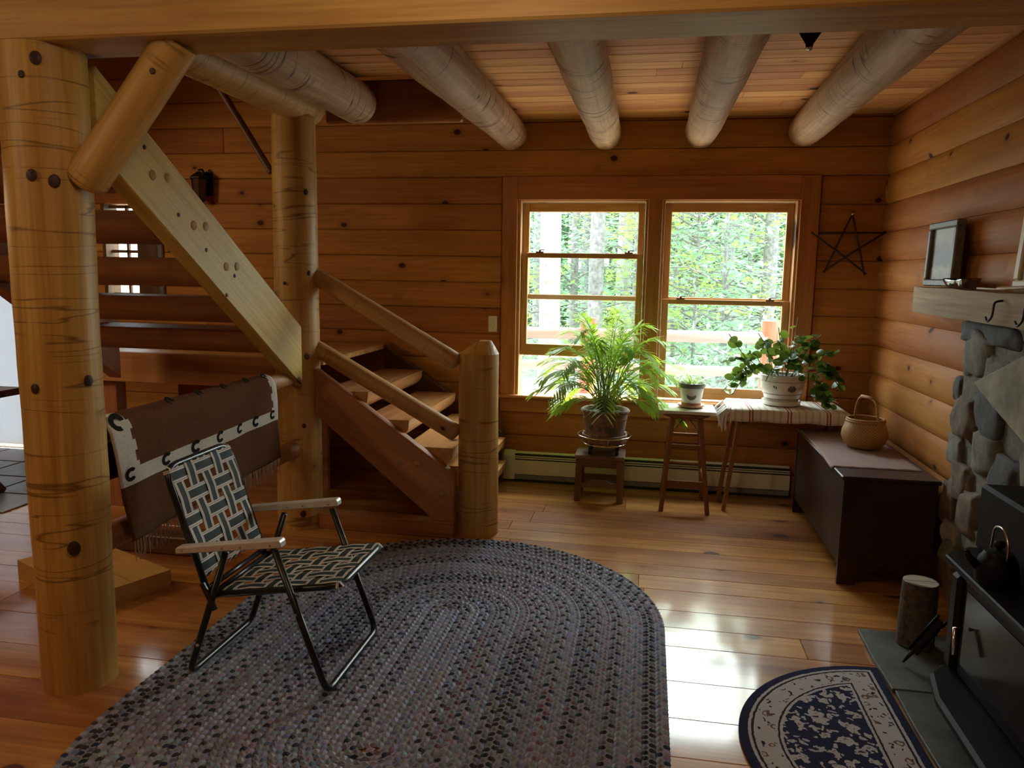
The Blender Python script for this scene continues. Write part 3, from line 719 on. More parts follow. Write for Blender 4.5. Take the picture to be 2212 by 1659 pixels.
nw = thing('newel_post', (NX, NY, 0), 'short newel log with faceted top at the stair foot', 'newel post')
o = log('shaft', (NX, NY, 0), (NX, NY, 1.09), .122, .116, M['post'], nw, 9, n=28, amp=.035, seg=.05)
mb = MB()
n = 28
cap = [(NX + .117 * math.cos(2 * PI * j / n), NY + .117 * math.sin(2 * PI * j / n), 1.088) for j in range(n)]
top = [(NX + .02 + (.022 + .03 * (math.cos(2 * PI * j / n) > 0)) * math.cos(2 * PI * j / n), NY + .04 * math.sin(2 * PI * j / n), 1.165) for j in range(n)]
mb.add(cap + top, [(j, (j + 1) % n, n + (j + 1) % n, n + j) for j in range(n)] + [tuple(range(n, 2 * n))])
mb.build('chamfered_top', M['post'], nw, False)
br = log('brace_log', ony(178, 402, 2.40), ony(385, 88, 2.40), .070, .066, M['post'], None, 14, n=20, amp=.05, round0=.03)
tag(br, 'short diagonal brace log from the left post to the beam', 'brace')
disc('knot', ony(329, 153, 2.34), (0, -1, 0), .011, .004, M['knot'], br)
# ceiling joists
jz = 2.535
for nm, x, xe, y0, y1, r0, r1, lb, sd_ in (
        ('a', -2.07, -2.02, 2.50, 4.40, .112, .118, 'golden log joist resting on the tall middle post', 31),
        ('b', -1.70, -1.70, 2.50, 4.42, .125, .112, 'short log joist with rounded end stopping over the stairs', 32),
        ('c', -1.035, -1.0, 2.50, 5.60, .135, .108, 'full-length log joist nearest the stairs', 33),
        ('d', -0.35, -.335, 2.50, 5.60, .122, .108, 'full-length log joist above the left window', 34),
        ('e', .310, .312, 2.50, 5.60, .127, .108, 'cracked full-length log joist above the right window', 35),
        ('f', .972, .985, 2.50, 5.60, .135, .108, 'full-length log joist nearest the right wall', 36)):
    z = jz - (.02 if nm in 'ab' else 0)
    o = log('ceiling_joist', (x, y0, z), (xe, y1, z), r0, r1, M['joist'] if nm not in 'a' else M['post'], None, sd_, n=26, amp=.05, seg=.06, round1=.05 if nm != 'a' else 0)
    tag(o, lb, 'joist', 'log ceiling joists')
# trimmer at the stairwell edge
o = plank('trimmer_board', (-1.93, 4.44, 2.42), (-1.10, 4.50, 2.66), 'x', M['stair'], None, .01)
tag(o, 'dark trimmer board above the lower stair flight', 'board')
o = log('slanted_pole', ony(586, 372, 4.27), ony(486, 213, 4.27) + Vector((-.12, 0, .20)), .020, .022, M['darkwood'], None, 4, n=10, amp=.03)
tag(o, 'dark slanted pole leaning from the middle post up the stairwell', 'pole')

# ================================================================== STAIRS
ls = thing('lower_stair_flight', (-1.5, 4.8, 0), 'lower stair flight of half-log treads between red-brown stringers', 'stairs')
poly = [(-1.93, .978), (-1.075, .388), (-1.075, .098), (-1.19, .098), (-1.93, .707)]
def strprism(name, poly, y0, y1, mat, parent, p0, p1):
    w = frame_x((p0[0], (y0 + y1) / 2, p0[1]), (p1[0], (y0 + y1) / 2, p1[1]))
    mb = MB().prism(poly, y0, y1, 'y')
    wi = w.inverted(); mb.v = [tuple(wi @ Vector(v)) for v in mb.v]
    return local(mb, name, mat, parent, w, False, .004)
s1 = strprism('stringer', poly, 4.215, 4.285, M['stair'], ls, poly[0], poly[1])
for px, py in ((702, 857), (768, 930), (864, 1000), (901, 1002), (954, 1069)):
    disc('peg', ony(px, py, 4.214), (0, -1, 0), .018, .005, M['plug'], s1)
poly2 = [(-1.925, 1.015), (-1.02, .40), (-1.02, .02), (-1.12, .02), (-1.925, .705)]
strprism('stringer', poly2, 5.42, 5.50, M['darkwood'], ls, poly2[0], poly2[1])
def halflog(x0, x1, y0, y1, ztop, th, mat, parent, axis):
    """Half-log tread: flat top, rounded underside; axis is its length direction."""
    pr = []
    w = (x1 - x0) if axis == 'y' else (y1 - y0)
    for i in range(11):
        a = PI * i / 10
        pr.append((-w / 2 * math.cos(a) * (1 if abs(math.cos(a)) < .98 else .985), -th * math.sin(a) ** .8 - .012 * (i not in (0, 10))))
    poly = [(-w / 2, 0)] + pr + [(w / 2, 0)]
    L = (y1 - y0) if axis == 'y' else (x1 - x0)
    mb = MB().prism(poly, 0, L, 'x')
    if axis == 'y': wd = Matrix.Translation(((x0 + x1) / 2, y0, ztop)) @ Matrix.Rotation(PI / 2, 4, 'Z')
    else: wd = Matrix.Translation((x0, (y0 + y1) / 2, ztop))
    return local(mb, 'tread', mat, parent, wd, 'auto')
for z, nose in ((.84, -1.625), (.68, -1.37), (.525, -1.10), (.365, -.99), (.19, -.98)):
    halflog(nose - .30, nose, 4.295 if nose < -1.05 else 4.50, 5.415, z, .115, M['tread'], ls, 'y')
o = plank('floor_sill', (-1.92, 4.215, 0), (-1.075, 4.31, .097), 'x', M['stair'], ls, .004)
# landing, its left end lengthened to block far-window glare on the floor
ld = thing('stair_landing', (-2.7, 4.9, .84), 'wooden landing behind the middle post', 'landing')
plank('rim_board', (-3.85, 4.30, .835), (-2.185, 4.345, 1.025), 'x', M['stair'], ld, .004)
for i in range(7):
    plank('landing_board', (-3.85, 4.346 + i * .178, .985), (-1.93, 4.52 + i * .178, 1.02), 'x', M['tread'], ld, .003)
plank('rear_rim', (-3.85, 5.54, .835), (-1.93, 5.58, .985), 'x', M['stair'], ld)
plank('support_post', (-3.45, 4.346, 0), (-3.35, 4.44, .834), 'z', M['stair'], ld)
plank('support_wall', (-3.35, 5.0, 0), (-2.2, 5.04, .83), 'x', M['stair'], ld)
# upper flight
us = thing('upper_stair_flight', (-2.6, 3.4, 1.0), 'upper stair flight climbing from landing towards the left post', 'stairs')
sl = .655
def zt(y): return 2.275 - sl * (y - 2.513)
def upstr(x0, x1, mat):
    poly = [(2.512, 2.26), (2.512, 1.955), (2.573, 1.919), (4.10, zt(4.10) - .345), (4.10, zt(4.10))]
    w = frame_x(((x0 + x1) / 2, 2.512, 2.26), ((x0 + x1) / 2, 4.1, zt(4.1)))
    mb = MB().prism([(a, b) for a, b in poly], x0, x1, 'x')
    wi = w.inverted(); mb.v = [tuple(wi @ Vector(v)) for v in mb.v]
    return local(mb, 'stringer', mat, us, w, False, .004)
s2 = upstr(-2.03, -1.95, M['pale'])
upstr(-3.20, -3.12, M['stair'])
for px, py in ((330, 378), (363, 384), (419, 487), (445, 489), (489, 576), (512, 576)):
    disc('peg', onx(px, py, -1.949), (1, 0, 0), .020, .004, M['plug'], s2)
for px, py in ((312, 318), (386, 464), (446, 540), (507, 596), (490, 637)):
    disc('knot', onx(px, py, -1.949), (1, 0, 0), .009, .003, M['knot'], s2)
for i, z in enumerate((1.235, 1.415, 1.60, 1.785, 1.97, 2.15)):
    yc = 2.513 + (2.105 - z) / sl
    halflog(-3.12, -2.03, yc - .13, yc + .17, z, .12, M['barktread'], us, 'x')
# log railings
r1 = log('stair_rail', ony(684, 598, 4.30), ony(990, 786, 4.33), .052, .056, M['rail'], None, 41, n=16, amp=.06, round1=.03)
tag(r1, 'upper sloping log handrail between middle post and newel', 'handrail')
r2 = log('stair_rail', ony(684, 752, 4.30), ony(990, 938, 4.33), .050, .054, M['rail'], None, 42, n=16, amp=.06, round1=.03)
tag(r2, 'lower sloping log rail between middle post and newel', 'handrail')
g1 = log('guard_rail', (-2.02, 2.52, .935), (-2.02, 4.16, .935), .046, .046, M['rail'], None, 43, n=16, amp=.05)
tag(g1, 'upper log guard rail under the blanket', 'rail')
g2 = log('guard_rail', (-2.055, 2.52, .50), (-2.045, 4.145, .50), .052, .052, M['rail'], None, 44, n=16, amp=.05)
tag(g2, 'lower log guard rail behind the blanket', 'rail')

# ================================================================== BRAIDED RUG
RX, RY0, RY1, RP = -0.845, 2.22, 3.25, 0.0465
def stadium(r, step):
    """Points and tangents round a stadium of radius r."""
    pts = []
    Ls = RY1 - RY0; per = 2 * Ls + 2 * PI * r; n = max(8, int(per / step)); n -= n % 3
    for i in range(n):
        s = per * i / n
        if s < Ls: p = (RX + r, RY0 + s); t = (0, 1)
        elif s < Ls + PI * r:
            a = (s - Ls) / r; p = (RX + r * math.cos(a), RY1 + r * math.sin(a)); t = (-math.sin(a), math.cos(a))
        elif s < 2 * Ls + PI * r: p = (RX - r, RY1 - (s - Ls - PI * r)); t = (0, -1)
        else:
            a = PI + (s - 2 * Ls - PI * r) / r; p = (RX + r * math.cos(a), RY0 + r * math.sin(a)); t = (-math.sin(a), math.cos(a))
        pts.append((Vector((p[0], p[1], 0)), Vector((t[0], t[1], 0)), s))
    return pts
rug = thing('braided_rug', (RX, (RY0 + RY1) / 2, 0), 'large oval braided rug in greys, navy and mauve on the plank floor', 'rug')
rq = random.Random(5)
lt = [(0.46, 0.45, 0.50), (0.41, 0.42, 0.44), (0.39, 0.40, 0.38), (0.47, 0.43, 0.46), (0.38, 0.42, 0.45)]
dkc = [(0.055, 0.055, 0.085), (0.07, 0.055, 0.063), (0.07, 0.063, 0.052), (0.05, 0.062, 0.075)]
md = [(0.33, 0.31, 0.36), (0.29, 0.29, 0.31), (0.33, 0.25, 0.27), (0.24, 0.27, 0.34), (0.30, 0.30, 0.26)]
NR = 21
for k in range(NR):
    r = RP * (k + .5)
    mb = MB()
    pts = stadium(r, 0.0145)
    ndark = (0, 1, 0, 1, 0, 1, 0, 1, 2, 1, 0, 1, 0, 1, 1, 0, 1, 0, 1, 2, 1)[k % 21]
    phase = rq.uniform(0, 6)
    n = len(pts)
    for i, (p, t, s) in enumerate(pts):
        q = math.sin(s * 1.7 + phase) + .6 * math.sin(s * .61 + phase * 2)
        b = int(q * 2.2 + 10)
        cols = [lt[b % 5], lt[(b + 1) % 5], md[b % 5]]
        nd_ = ndark if abs(q) < 1.15 else max(0, ndark - 1)
        for w_ in range(nd_): cols[w_] = dkc[(b + w_) % 4]
        if k in (4, 11, 17) and q > .9: cols[2] = (0.30, 0.15, 0.16)
        nrm = Vector((-t.y, t.x, 0))
        sd2 = 1 if i % 2 else -1
        c = p + nrm * (sd2 * RP * .235)
        col = cols[i % 3]
        col = tuple(x * rq.uniform(.88, 1.12) * (1.12, .86, 1.05, .80, 1.15, .9)[(k * 5 + k // 3) % 6] * b_ for x, b_ in zip(col, (.68, .77, .98)))
        # one plait lobe: a slanted lens that bulges upwards
        a = t * .0182 + nrm * (-sd2 * RP * .16); e = nrm * (RP * .30) + t * (.004 * sd2)
        z = Vector((0, 0, 1))
        vs_ = [c - a + z * .004, c - a * .35 + e * .85 + z * .005, c + a * .35 + e * .85 + z * .005, c + a + z * .004, c + a * .35 - e * .85 + z * .005, c - a * .35 - e * .85 + z * .005, c + z * .0145]
        mb.add(vs_, [(i2, (i2 + 1) % 6, 6) for i2 in range(6)], 0, col)
    # felted base strip under the plaits
    h = RP * .5
    ring = stadium(r, .06); m_ = len(ring); b0 = len(mb.v)
    for p, t, s in ring:
        nrm = Vector((-t.y, t.x, 0))
        mb.v += [tuple(p - nrm * h + Vector((0, 0, .001))), tuple(p - nrm * h * .8 + Vector((0, 0, .007))), tuple(p + nrm * h * .8 + Vector((0, 0, .007))), tuple(p + nrm * h + Vector((0, 0, .001)))]
    for i in range(m_):
        j = (i + 1) % m_
        for q in range(3):
            mb.f.append((b0 + i * 4 + q, b0 + j * 4 + q, b0 + j * 4 + q + 1, b0 + i * 4 + q + 1)); mb.m.append(0); mb.c.append((.26, .26, .29))
    mb.build('braid', M['braid'], rug, 'auto')

# ================================================================== FOLDING LAWN CHAIR
CY0, CY1 = 2.445, 2.955
ch = thing('lawn_chair', (-1.4, 2.7, 0), 'folding lawn chair with green and white woven webbing', 'chair')
ZR = .0155
def filleted(pts, rad=.05, seg=5):
    pts = [Vector(p) for p in pts]; out = [pts[0]]
    for a, b, c in zip(pts, pts[1:], pts[2:]):
        u = (a - b).normalized(); w = (c - b).normalized(); r = min(rad, (a - b).length * .45, (c - b).length * .45)
        p0 = b + u * r; p1 = b + w * r
        for i in range(seg + 1):
            t = i / seg; out.append(p0 * (1 - t) ** 2 + b * 2 * t * (1 - t) + p1 * t * t)
    return out + [pts[-1]]
TR = .0130
zf = ZR + TR
AF = (-1.285, .555); AR = (-1.49, .525); AB = (-1.655, .505)
MB().tube(filleted([(AF[0], CY0, AF[1]), (-1.095, CY0, zf), (-1.095, CY1, zf), (AF[0], CY1, AF[1])]), TR, 10).build('front_leg_frame', M['tube'], ch, True)
MB().tube(filleted([(AR[0], CY0 + .024, AR[1]), (-1.66, CY0 + .024, zf), (-1.66, CY1 - .024, zf), (AR[0], CY1 - .024, AR[1])]), TR, 10).build('rear_leg_frame', M['tube'], ch, True)
SB = Vector((-1.565, 0, .345)); SF = Vector((-1.055, 0, .425))
BB = Vector((-1.575, 0, .335)); BT = Vector((-1.735, 0, .82))
ya, yb = CY0 + .04, CY1 - .04
seatf = MB().tube(filleted([(SB.x, ya, SB.z), (SF.x, ya, SF.z), (SF.x, yb, SF.z), (SB.x, yb, SB.z)], .06), TR, 10).build('seat_frame', M['tube'], ch, True)
backf = MB().tube(filleted([(BB.x, ya, BB.z), (BT.x, ya, BT.z), (BT.x, yb, BT.z), (BB.x, yb, BB.z)], .07), TR, 10).build('back_frame', M['tube'], ch, True)
for p in (SB, BB.lerp(BT, .06)):
    MB().tube([(p.x, ya, p.z), (p.x, yb, p.z)], TR * .8, 8).build('cross_tube', M['tube'], ch, True)
for yy, lb in ((CY0, 'near'), (CY1, 'far')):
    p0 = Vector((AB[0] - .01, yy, AB[1] + .012)); p1 = Vector((AF[0] + .035, yy, AF[1] + .018))
    L = (p1 - p0).length
    mb = MB().prism([(0, 0), (L, 0), (L, .022), (L - .006, .030), (.006, .024), (0, .016)], -.022, .022, 'y')
    arm = local(mb, 'armrest', M['alu'], ch, frame_x(p0, p1), False, .003)
    for t in (.06, .45, .62, .9):
        q = p0.lerp(p1, t) + Vector((0, -.0225, .012))
        disc('rivet', q, (0, -1, 0), .005, .002, M['chrome'], arm, 1, 8)
for x, z in ((-1.205, .322), (-1.60, .165)):
    disc('rivet', (x, CY0 - .012, z), (0, -1, 0), .006, .003, M['chrome'], ch, 1, 8)
bar('hinge_link', (-1.585, CY0 + .012, .40), (-1.535, CY0 + .012, .30), .012, .02, M['tube'], ch)
def webbing(parent, o, u, v, Lu, Lv, nu, nv, name, sw=.056):
    """Straps along u (nu of them spread over v) woven with straps along v (nv spread over u)."""
    u = u.normalized(); v = v.normalized(); n = u.cross(v)
    if n.z < 0: n = -n
    def strap(start, along, across, L, cross_at, par):
        m = Matrix((along, across, along.cross(across))).transposed().to_4x4(); m.translation = start
        up = 1 if along.cross(across).dot(n) > 0 else -1
        mb = MB(); k = 36; w = sw / 2 * .96
        for i in range(k + 1):
            x = L * i / k
            off = 0
            for q, c in enumerate(cross_at):
                d = (x - c) / (sw * .62)
                off += (1 if (q + par) % 2 else -1) * +.0032 * math.exp(-d * d * 1.6)
            e = min(x, L - x)
            zz = up * (.011 + off if e > .012 else .011 - (.012 - e) * 1.4)
            mb.v += [(x, -w, zz - up * .0008), (x, w, zz - up * .0008), (x, -w, zz + up * .0008), (x, w, zz + up * .0008)]
        for i in range(k):
            a = i * 4; b = a + 4
            for q in ((a, a + 1, b + 1, b), (a + 2, b + 2, b + 3, a + 3), (a, b, b + 2, a + 2), (a + 1, a + 3, b + 3, b + 1)):
                mb.f.append(q); mb.m.append(0); mb.c.append(None)
        local(mb, 'strap', M['web'], parent, m, 'auto')
    cu = [Lu * (i + .5) / nv for i in range(nv)]; cv = [Lv * (i + .5) / nu for i in range(nu)]
    for i, c in enumerate(cv): strap(o + v * c, u, v, Lu, cu, i)
    for i, c in enumerate(cu): strap(o + u * c, v, u, Lv, cv, i + 1)
webbing(seatf, Vector((SB.x + .03, ya - .008, SB.z + .005)), SF - SB, Vector((0, 1, 0)), (SF - SB).length - .02, yb - ya + .016, 6, 6, 'seat', .054)
webbing(backf, Vector((BB.x, ya - .008, BB.z)) + (BT - BB).normalized() * .07, BT - BB, Vector((0, 1, 0)), (BT - BB).length - .065, yb - ya + .016, 5, 5, 'back', .058)

# ================================================================== BLANKET ON THE GUARD RAIL
bl = thing('saddle_blanket', (-1.96, 3.15, .4), 'brown wool blanket with cream horseshoe border draped over the rail', 'blanket')
rx, rz, rr_ = -2.02, .935, .054
path = [(rx - rr_ - .004, rz - .22 + .02 * i) for i in range(12)]
path += [(rx - rr_ * math.cos(a * PI / 10), rz + rr_ * math.sin(a * PI / 10)) for a in range(1, 10)]
path += [(rx + rr_ + .002 + .003 * math.sin(i * .2), rz - i * .0105) for i in range(0, 42)]
arc = [0]
for a, b in zip(path, path[1:]): arc.append(arc[-1] + math.hypot(b[0] - a[0], b[1] - a[1]))
top_i = 16
NY_ = 84
y_l, y_r = 2.49, 3.79
mb = MB()
def blp(i, t):
    x, z = path[i]; v = max(0, rz + .03 - z) if i > top_i else 0
    yl = y_l + .20 * v; yr = y_r + .06 * v
    y = yl + (yr - yl) * t
    wv = .005 * math.sin(t * 13 + i * .02) * min(1, v * 4) + .003 * math.sin(t * 31) * min(1, v * 4)
    return (x + wv, y, z + (.06 * (t - .35) * min(1, v / .3) if i > top_i else 0) * .8)
for i in range(len(path)):
    for j in range(NY_ + 1): mb.v.append(blp(i, j / NY_))
for i in range(len(path) - 1):
    for j in range(NY_):
        v = arc[i] - arc[top_i]; t = (j + .5) / NY_
        cream = False
        if i >= top_i - 3:
            jag = .008 * (int(v / .042) % 2)
            if v < .285 and t < .085 + jag * 1.6: cream = True
            if v < .285 and t > .965 - jag: cream = True
            if .222 < v < .285: cream = True
            if .285 < v < .291: cream = None
        mb.f.append((i * (NY_ + 1) + j, i * (NY_ + 1) + j + 1, (i + 1) * (NY_ + 1) + j + 1, (i + 1) * (NY_ + 1) + j))
        mb.m.append(1 if cream else (2 if cream is None else 0)); mb.c.append(None)
o = mb.build('wool_sheet', [M['brown_wool'], M['cream_wool'], M['black_wool']], bl, True)
sm = o.modifiers.new('thick', 'SOLIDIFY'); sm.thickness = .006; sm.offset = 1
def horseshoe(t, v, s, ang):
    i = min(range(len(arc)), key=lambda q: abs(arc[q] - arc[top_i] - v))
    p = Vector(blp(i, t)); p2 = Vector(blp(min(i + 2, len(path) - 1), t)); dn = (p2 - p).normalized(); sd_ = (Vector(blp(i, min(1, t + .02))) - Vector(blp(i, t - .02))).normalized()
    nr = sd_.cross(dn).normalized(); nr = nr if nr.x > 0 or nr.z > .5 else -nr
    m = Matrix((sd_, dn, sd_.cross(dn))).transposed().to_4x4(); m.translation = p + nr * .008
    m = m @ Matrix.Rotation(ang, 4, 'Z')
    mb = MB(); k = 14
    for q in range(k + 1):
        a = math.radians(40) + math.radians(280) * q / k
        w_ = .55 if q in (0, k) else .45
        for rr2, z in ((s, -.001), (s * w_, -.001), (s * w_, .001), (s, .001)): mb.v.append((rr2 * math.cos(a), rr2 * math.sin(a) * .95, z))
    for q in range(k):
        for e in range(4): mb.f.append((q * 4 + e, q * 4 + (e + 1) % 4, q * 4 + 4 + (e + 1) % 4, q * 4 + 4 + e)); mb.m.append(0); mb.c.append(None)
    local(mb, 'horseshoe_motif', M['black_wool'], bl, m)
for t, v, s, a in ((.045, .055, .040, .6), (.045, .25, .030, 0), (.23, .25, .030, 0), (.40, .253, .032, 0), (.55, .253, .030, 0), (.69, .253, .028, 0), (.82, .253, .030, 0), (.955, .253, .026, 0), (.33, .02, .024, 1.2), (.50, .012, .022, 1.2), (.66, .012, .022, 1.2), (.82, .012, .022, 1.2), (.96, .015, .022, 1.2)):
    horseshoe(t, v, s, a)
mb = MB()
for j in range(74):
    t = (j + .5) / 74
    p = Vector(blp(len(path) - 1, t)); L = rq.uniform(.075, .10)
    mb.tube([p + Vector((.002, 0, .006)), p + Vector((rq.uniform(-.006, .008), rq.uniform(-.006, .006), -L * .5)), p + Vector((rq.uniform(-.01, .012), rq.uniform(-.01, .01), -L))], [.0035, .003, .0018], 4, False)
tag(mb.build('fringe', M['fringe'], bl, True), 'pale twisted wool fringe', None, None, 'stuff')

# ================================================================== BASEBOARD HEATER, SWITCH
hx0, hx1 = -1.03, 1.04
he = thing('baseboard_heater', (0, D - .04, 0), 'long cream baseboard heater under the window', 'heater')
MB().box((hx0 + .09, D - .058, .055), (hx1, D - .004, .215)).build('heater_body', M['heatdark'], he)
mb = MB().prism([(D - .068, .062), (D - .060, .062), (D - .060, .170), (D - .068, .168)], hx0 + .085, hx1, 'x'); mb.build('front_panel', M['heater'], he)
mb = MB().prism([(D - .064, .180), (D - .059, .180), (D - .059, .188), (D - .064, .188)], hx0 + .085, hx1, 'x'); mb.build('damper_strip', M['heater'], he)
mb = MB().prism([(D - .062, .200), (D - .012, .226), (D - .002, .226), (D - .002, .216), (D - .012, .216), (D - .060, .194)], hx0 + .085, hx1, 'x'); mb.build('top_hood', M['heater'], he)
mb = MB().prism([(D - .058, .022), (D - .05, .022), (D - .05, .062), (D - .058, .062)], hx0 + .085, hx1, 'x'); mb.build('lower_lip', M['heatgrey'], he)
mb = MB().prism([(D - .072, .02), (D - .002, .02), (D - .002, .235), (D - .030, .235), (D - .072, .205)], hx0, hx0 + .088, 'x'); mb.build('end_cap', M['heater'], he, bevel=.004)
MB().box((hx0 + .088, D - .05, 0), (hx1, D - .02, .056)).build('foot_bracket', M['heatdark'], he)
sw = thing('light_switch', (-1.13, D - .008, 1.13), 'ivory light switch plate on the log wall by the window', 'switch')
MB().box((-1.168, D - .013, 1.125), (-1.10, D - .002, 1.243)).build('plate', M['switch'], sw, bevel=.003)
MB().box((-1.140, D - .020, 1.168), (-1.128, D - .012, 1.195)).build('toggle', M['switch'], sw, bevel=.002)
for z in (1.150, 1.214): disc('screw', (-1.134, D - .0135, z), (0, -1, 0), .003, .001, M['chrome'], sw, 1, 8)
# wall lantern on the far logs
ln = thing('wall_lantern', (-3.42, D - .05, 2.08), 'dark metal lantern on the wall behind the stair stringer', 'lantern')
lx, ly = -3.42, D - .11
MB().box((lx - .05, D - .02, 2.12), (lx + .05, D - .002, 2.30)).build('backplate', M['iron'], ln)
MB().tube([(lx, D - .02, 2.26), (lx, D - .06, 2.31), (lx, ly, 2.30)], .008, 8).build('arm', M['iron'], ln, True)
mb = MB().lathe([(.01, .21), (.025, .20), (.075, .165), (.075, .155), (.06, .15)], 6, (lx, ly, 2.08)); mb.build('roof_cap', M['iron'], ln)
mb = MB().lathe([(.045, .0), (.058, .15)], 6, (lx, ly, 2.08)); mb.build('lantern_glass', M['dish'], ln)
for j in range(6):
    a = PI / 3 * j
    MB().tube([(lx + .047 * math.cos(a), ly + .047 * math.sin(a), 2.08), (lx + .06 * math.cos(a), ly + .06 * math.sin(a), 2.232)], .004, 6).build('corner_bar', M['iron'], ln)
mb = MB().lathe([(.02, -.03), (.05, -.005), (.05, .0)], 6, (lx, ly, 2.08)); mb.build('base', M['iron'], ln)

# ================================================================== PLANTS BY THE WINDOW
# worn little bench
bx0, bx1, by0, by1, bz = -.452, -.118, 5.14, 5.40, .328
sb = thing('step_bench', (-.285, 5.27, 0), 'small worn dark wooden bench under the palm pot', 'bench')
plank('seat_board', (bx0 - .005, by0 - .01, bz - .028), (bx1 + .005, by1 + .01, bz), 'x', M['oldbench'], sb, .006)
plank('apron', (bx0 + .015, by0 + .005, bz - .085), (bx1 - .015, by0 + .025, bz - .03), 'x', M['oldbench'], sb, .003)
plank('apron', (bx0 + .015, by1 - .025, bz - .085), (bx1 - .015, by1 - .005, bz - .03), 'x', M['oldbench'], sb, .003)
for x in (bx0 + .028, bx1 - .028):
    for y_ in (by0 + .022, by1 - .022):
        dx = .008 * (-1 if x < -.285 else 1)
        bar('leg', (x + dx, y_, 0), (x, y_, bz - .03), .044, .040, M['oldbench'], sb, .004)
mb = MB().prism([(bx0 + .04, .10), (bx1 - .04, .10), (bx1 - .04, .135), (bx1 - .09, .135), (bx1 - .12, .155), (bx0 + .12, .155), (bx0 + .09, .135), (bx0 + .04, .135)], by0 + .012, by0 + .028, 'y'); mb.build('stretcher', M['oldbench'], sb)
mb = MB().prism([(bx0 + .04, .10), (bx1 - .04, .10), (bx1 - .04, .14), (bx0 + .04, .14)], by1 - .028, by1 - .012, 'y'); mb.build('stretcher', M['oldbench'], sb)
# wheeled wire caddy
px_, py_ = -.262, 5.265
wc = thing('plant_caddy', (px_, py_, bz), 'round wire plant caddy on castors standing on the worn bench', 'plant caddy')
ringp = lambda r, z: [(px_ + r * math.cos(2 * PI * j / 40), py_ + r * math.sin(2 * PI * j / 40), z) for j in range(41)]
MB().tube(ringp(.185, .455), .0045, 8, False).build('upper_ring', M['chrome'], wc, True)
MB().tube(ringp(.150, .400), .004, 8, False).build('lower_ring', M['chrome'], wc, True)
for j in range(8):
    a = PI / 4 * j + .2
    MB().tube([(px_ + .185 * math.cos(a), py_ + .185 * math.sin(a), .453), (px_ + .152 * math.cos(a), py_ + .152 * math.sin(a), .402), (px_ + .03 * math.cos(a), py_ + .03 * math.sin(a), .404)], .003, 6, False).build('spoke', M['chrome'], wc, True)
for j in range(4):
    a = PI / 2 * j - PI / 4
    cx_, cy_ = px_ + .13 * math.cos(a), py_ + .105 * math.sin(a)
    w_ = MB().tube([(cx_, cy_, .355), (cx_, cy_, .402)], .007, 8).build('castor', M['iron'], wc, True)
    MB().tube([(cx_ - .011, cy_ - .0, .3525), (cx_ + .011, cy_, .3525)], .024, 16).build('wheel', M['iron'], w_, 'auto', None)
sc_ = MB().lathe([(.02, 0), (.138, 0), (.150, .01), (.156, .055), (.146, .058), (.140, .02), (.02, .012)], 40, (px_, py_, .4075), closed=False)
tag(sc_.build('pot_saucer', M['terracotta'], None, 'auto'), 'weathered terracotta saucer under the palm pot', 'saucer')
pp = thing('potted_palm', (px_, py_, .42), 'bushy green palm in a weathered terracotta pot', 'potted plant')
PZ = .4205
prof = [(.112, 0), (.128, .01), (.138, .06), (.146, .12), (.149, .150), (.150, .152), (.153, .158), (.151, .165), (.154, .175), (.152, .185), (.157, .195), (.168, .202), (.170, .212), (.163, .220), (.150, .219), (.144, .208), (.140, .190), (.01, .186)]
potp = MB().lathe(prof, 44, (px_, py_, PZ)).build('pot', M['terracotta'], pp, 'auto')
mb = MB().lathe([(.142, 0), (.139, .006), (.0001, .012)], 30, (px_, py_, PZ + .187)); mb.build('soil', M['soil'], pp, True)
for a, z, rr2, mt in ((-1.95, .045, .024, 'sandmark'), (-2.35, .05, .022, 'sandmark'), (-1.4, .105, .02, 'bluemark'), (-1.15, .09, .026, 'bluemark'), (-2.2, .11, .018, 'bluemark'), (-1.75, .10, .014, 'bluemark')):
    R_ = .132 + .018 * min(1, z / .14)
    disc('glaze_mark', (px_ + R_ * math.cos(a), py_ + R_ * math.sin(a), PZ + z), (math.cos(a), math.sin(a), .1), rr2, .0015, M[mt], potp, 1.5 if mt == 'bluemark' else 1.0)
MB().tube([(px_ + .1445 * math.cos(-2.7 + .25 * q), py_ + .1445 * math.sin(-2.7 + .25 * q), PZ + .085 - .012 * q * q * .12) for q in range(8)], .0015, 5, False).build('glaze_line', M['sandmark'], potp)
rp = random.Random(11)
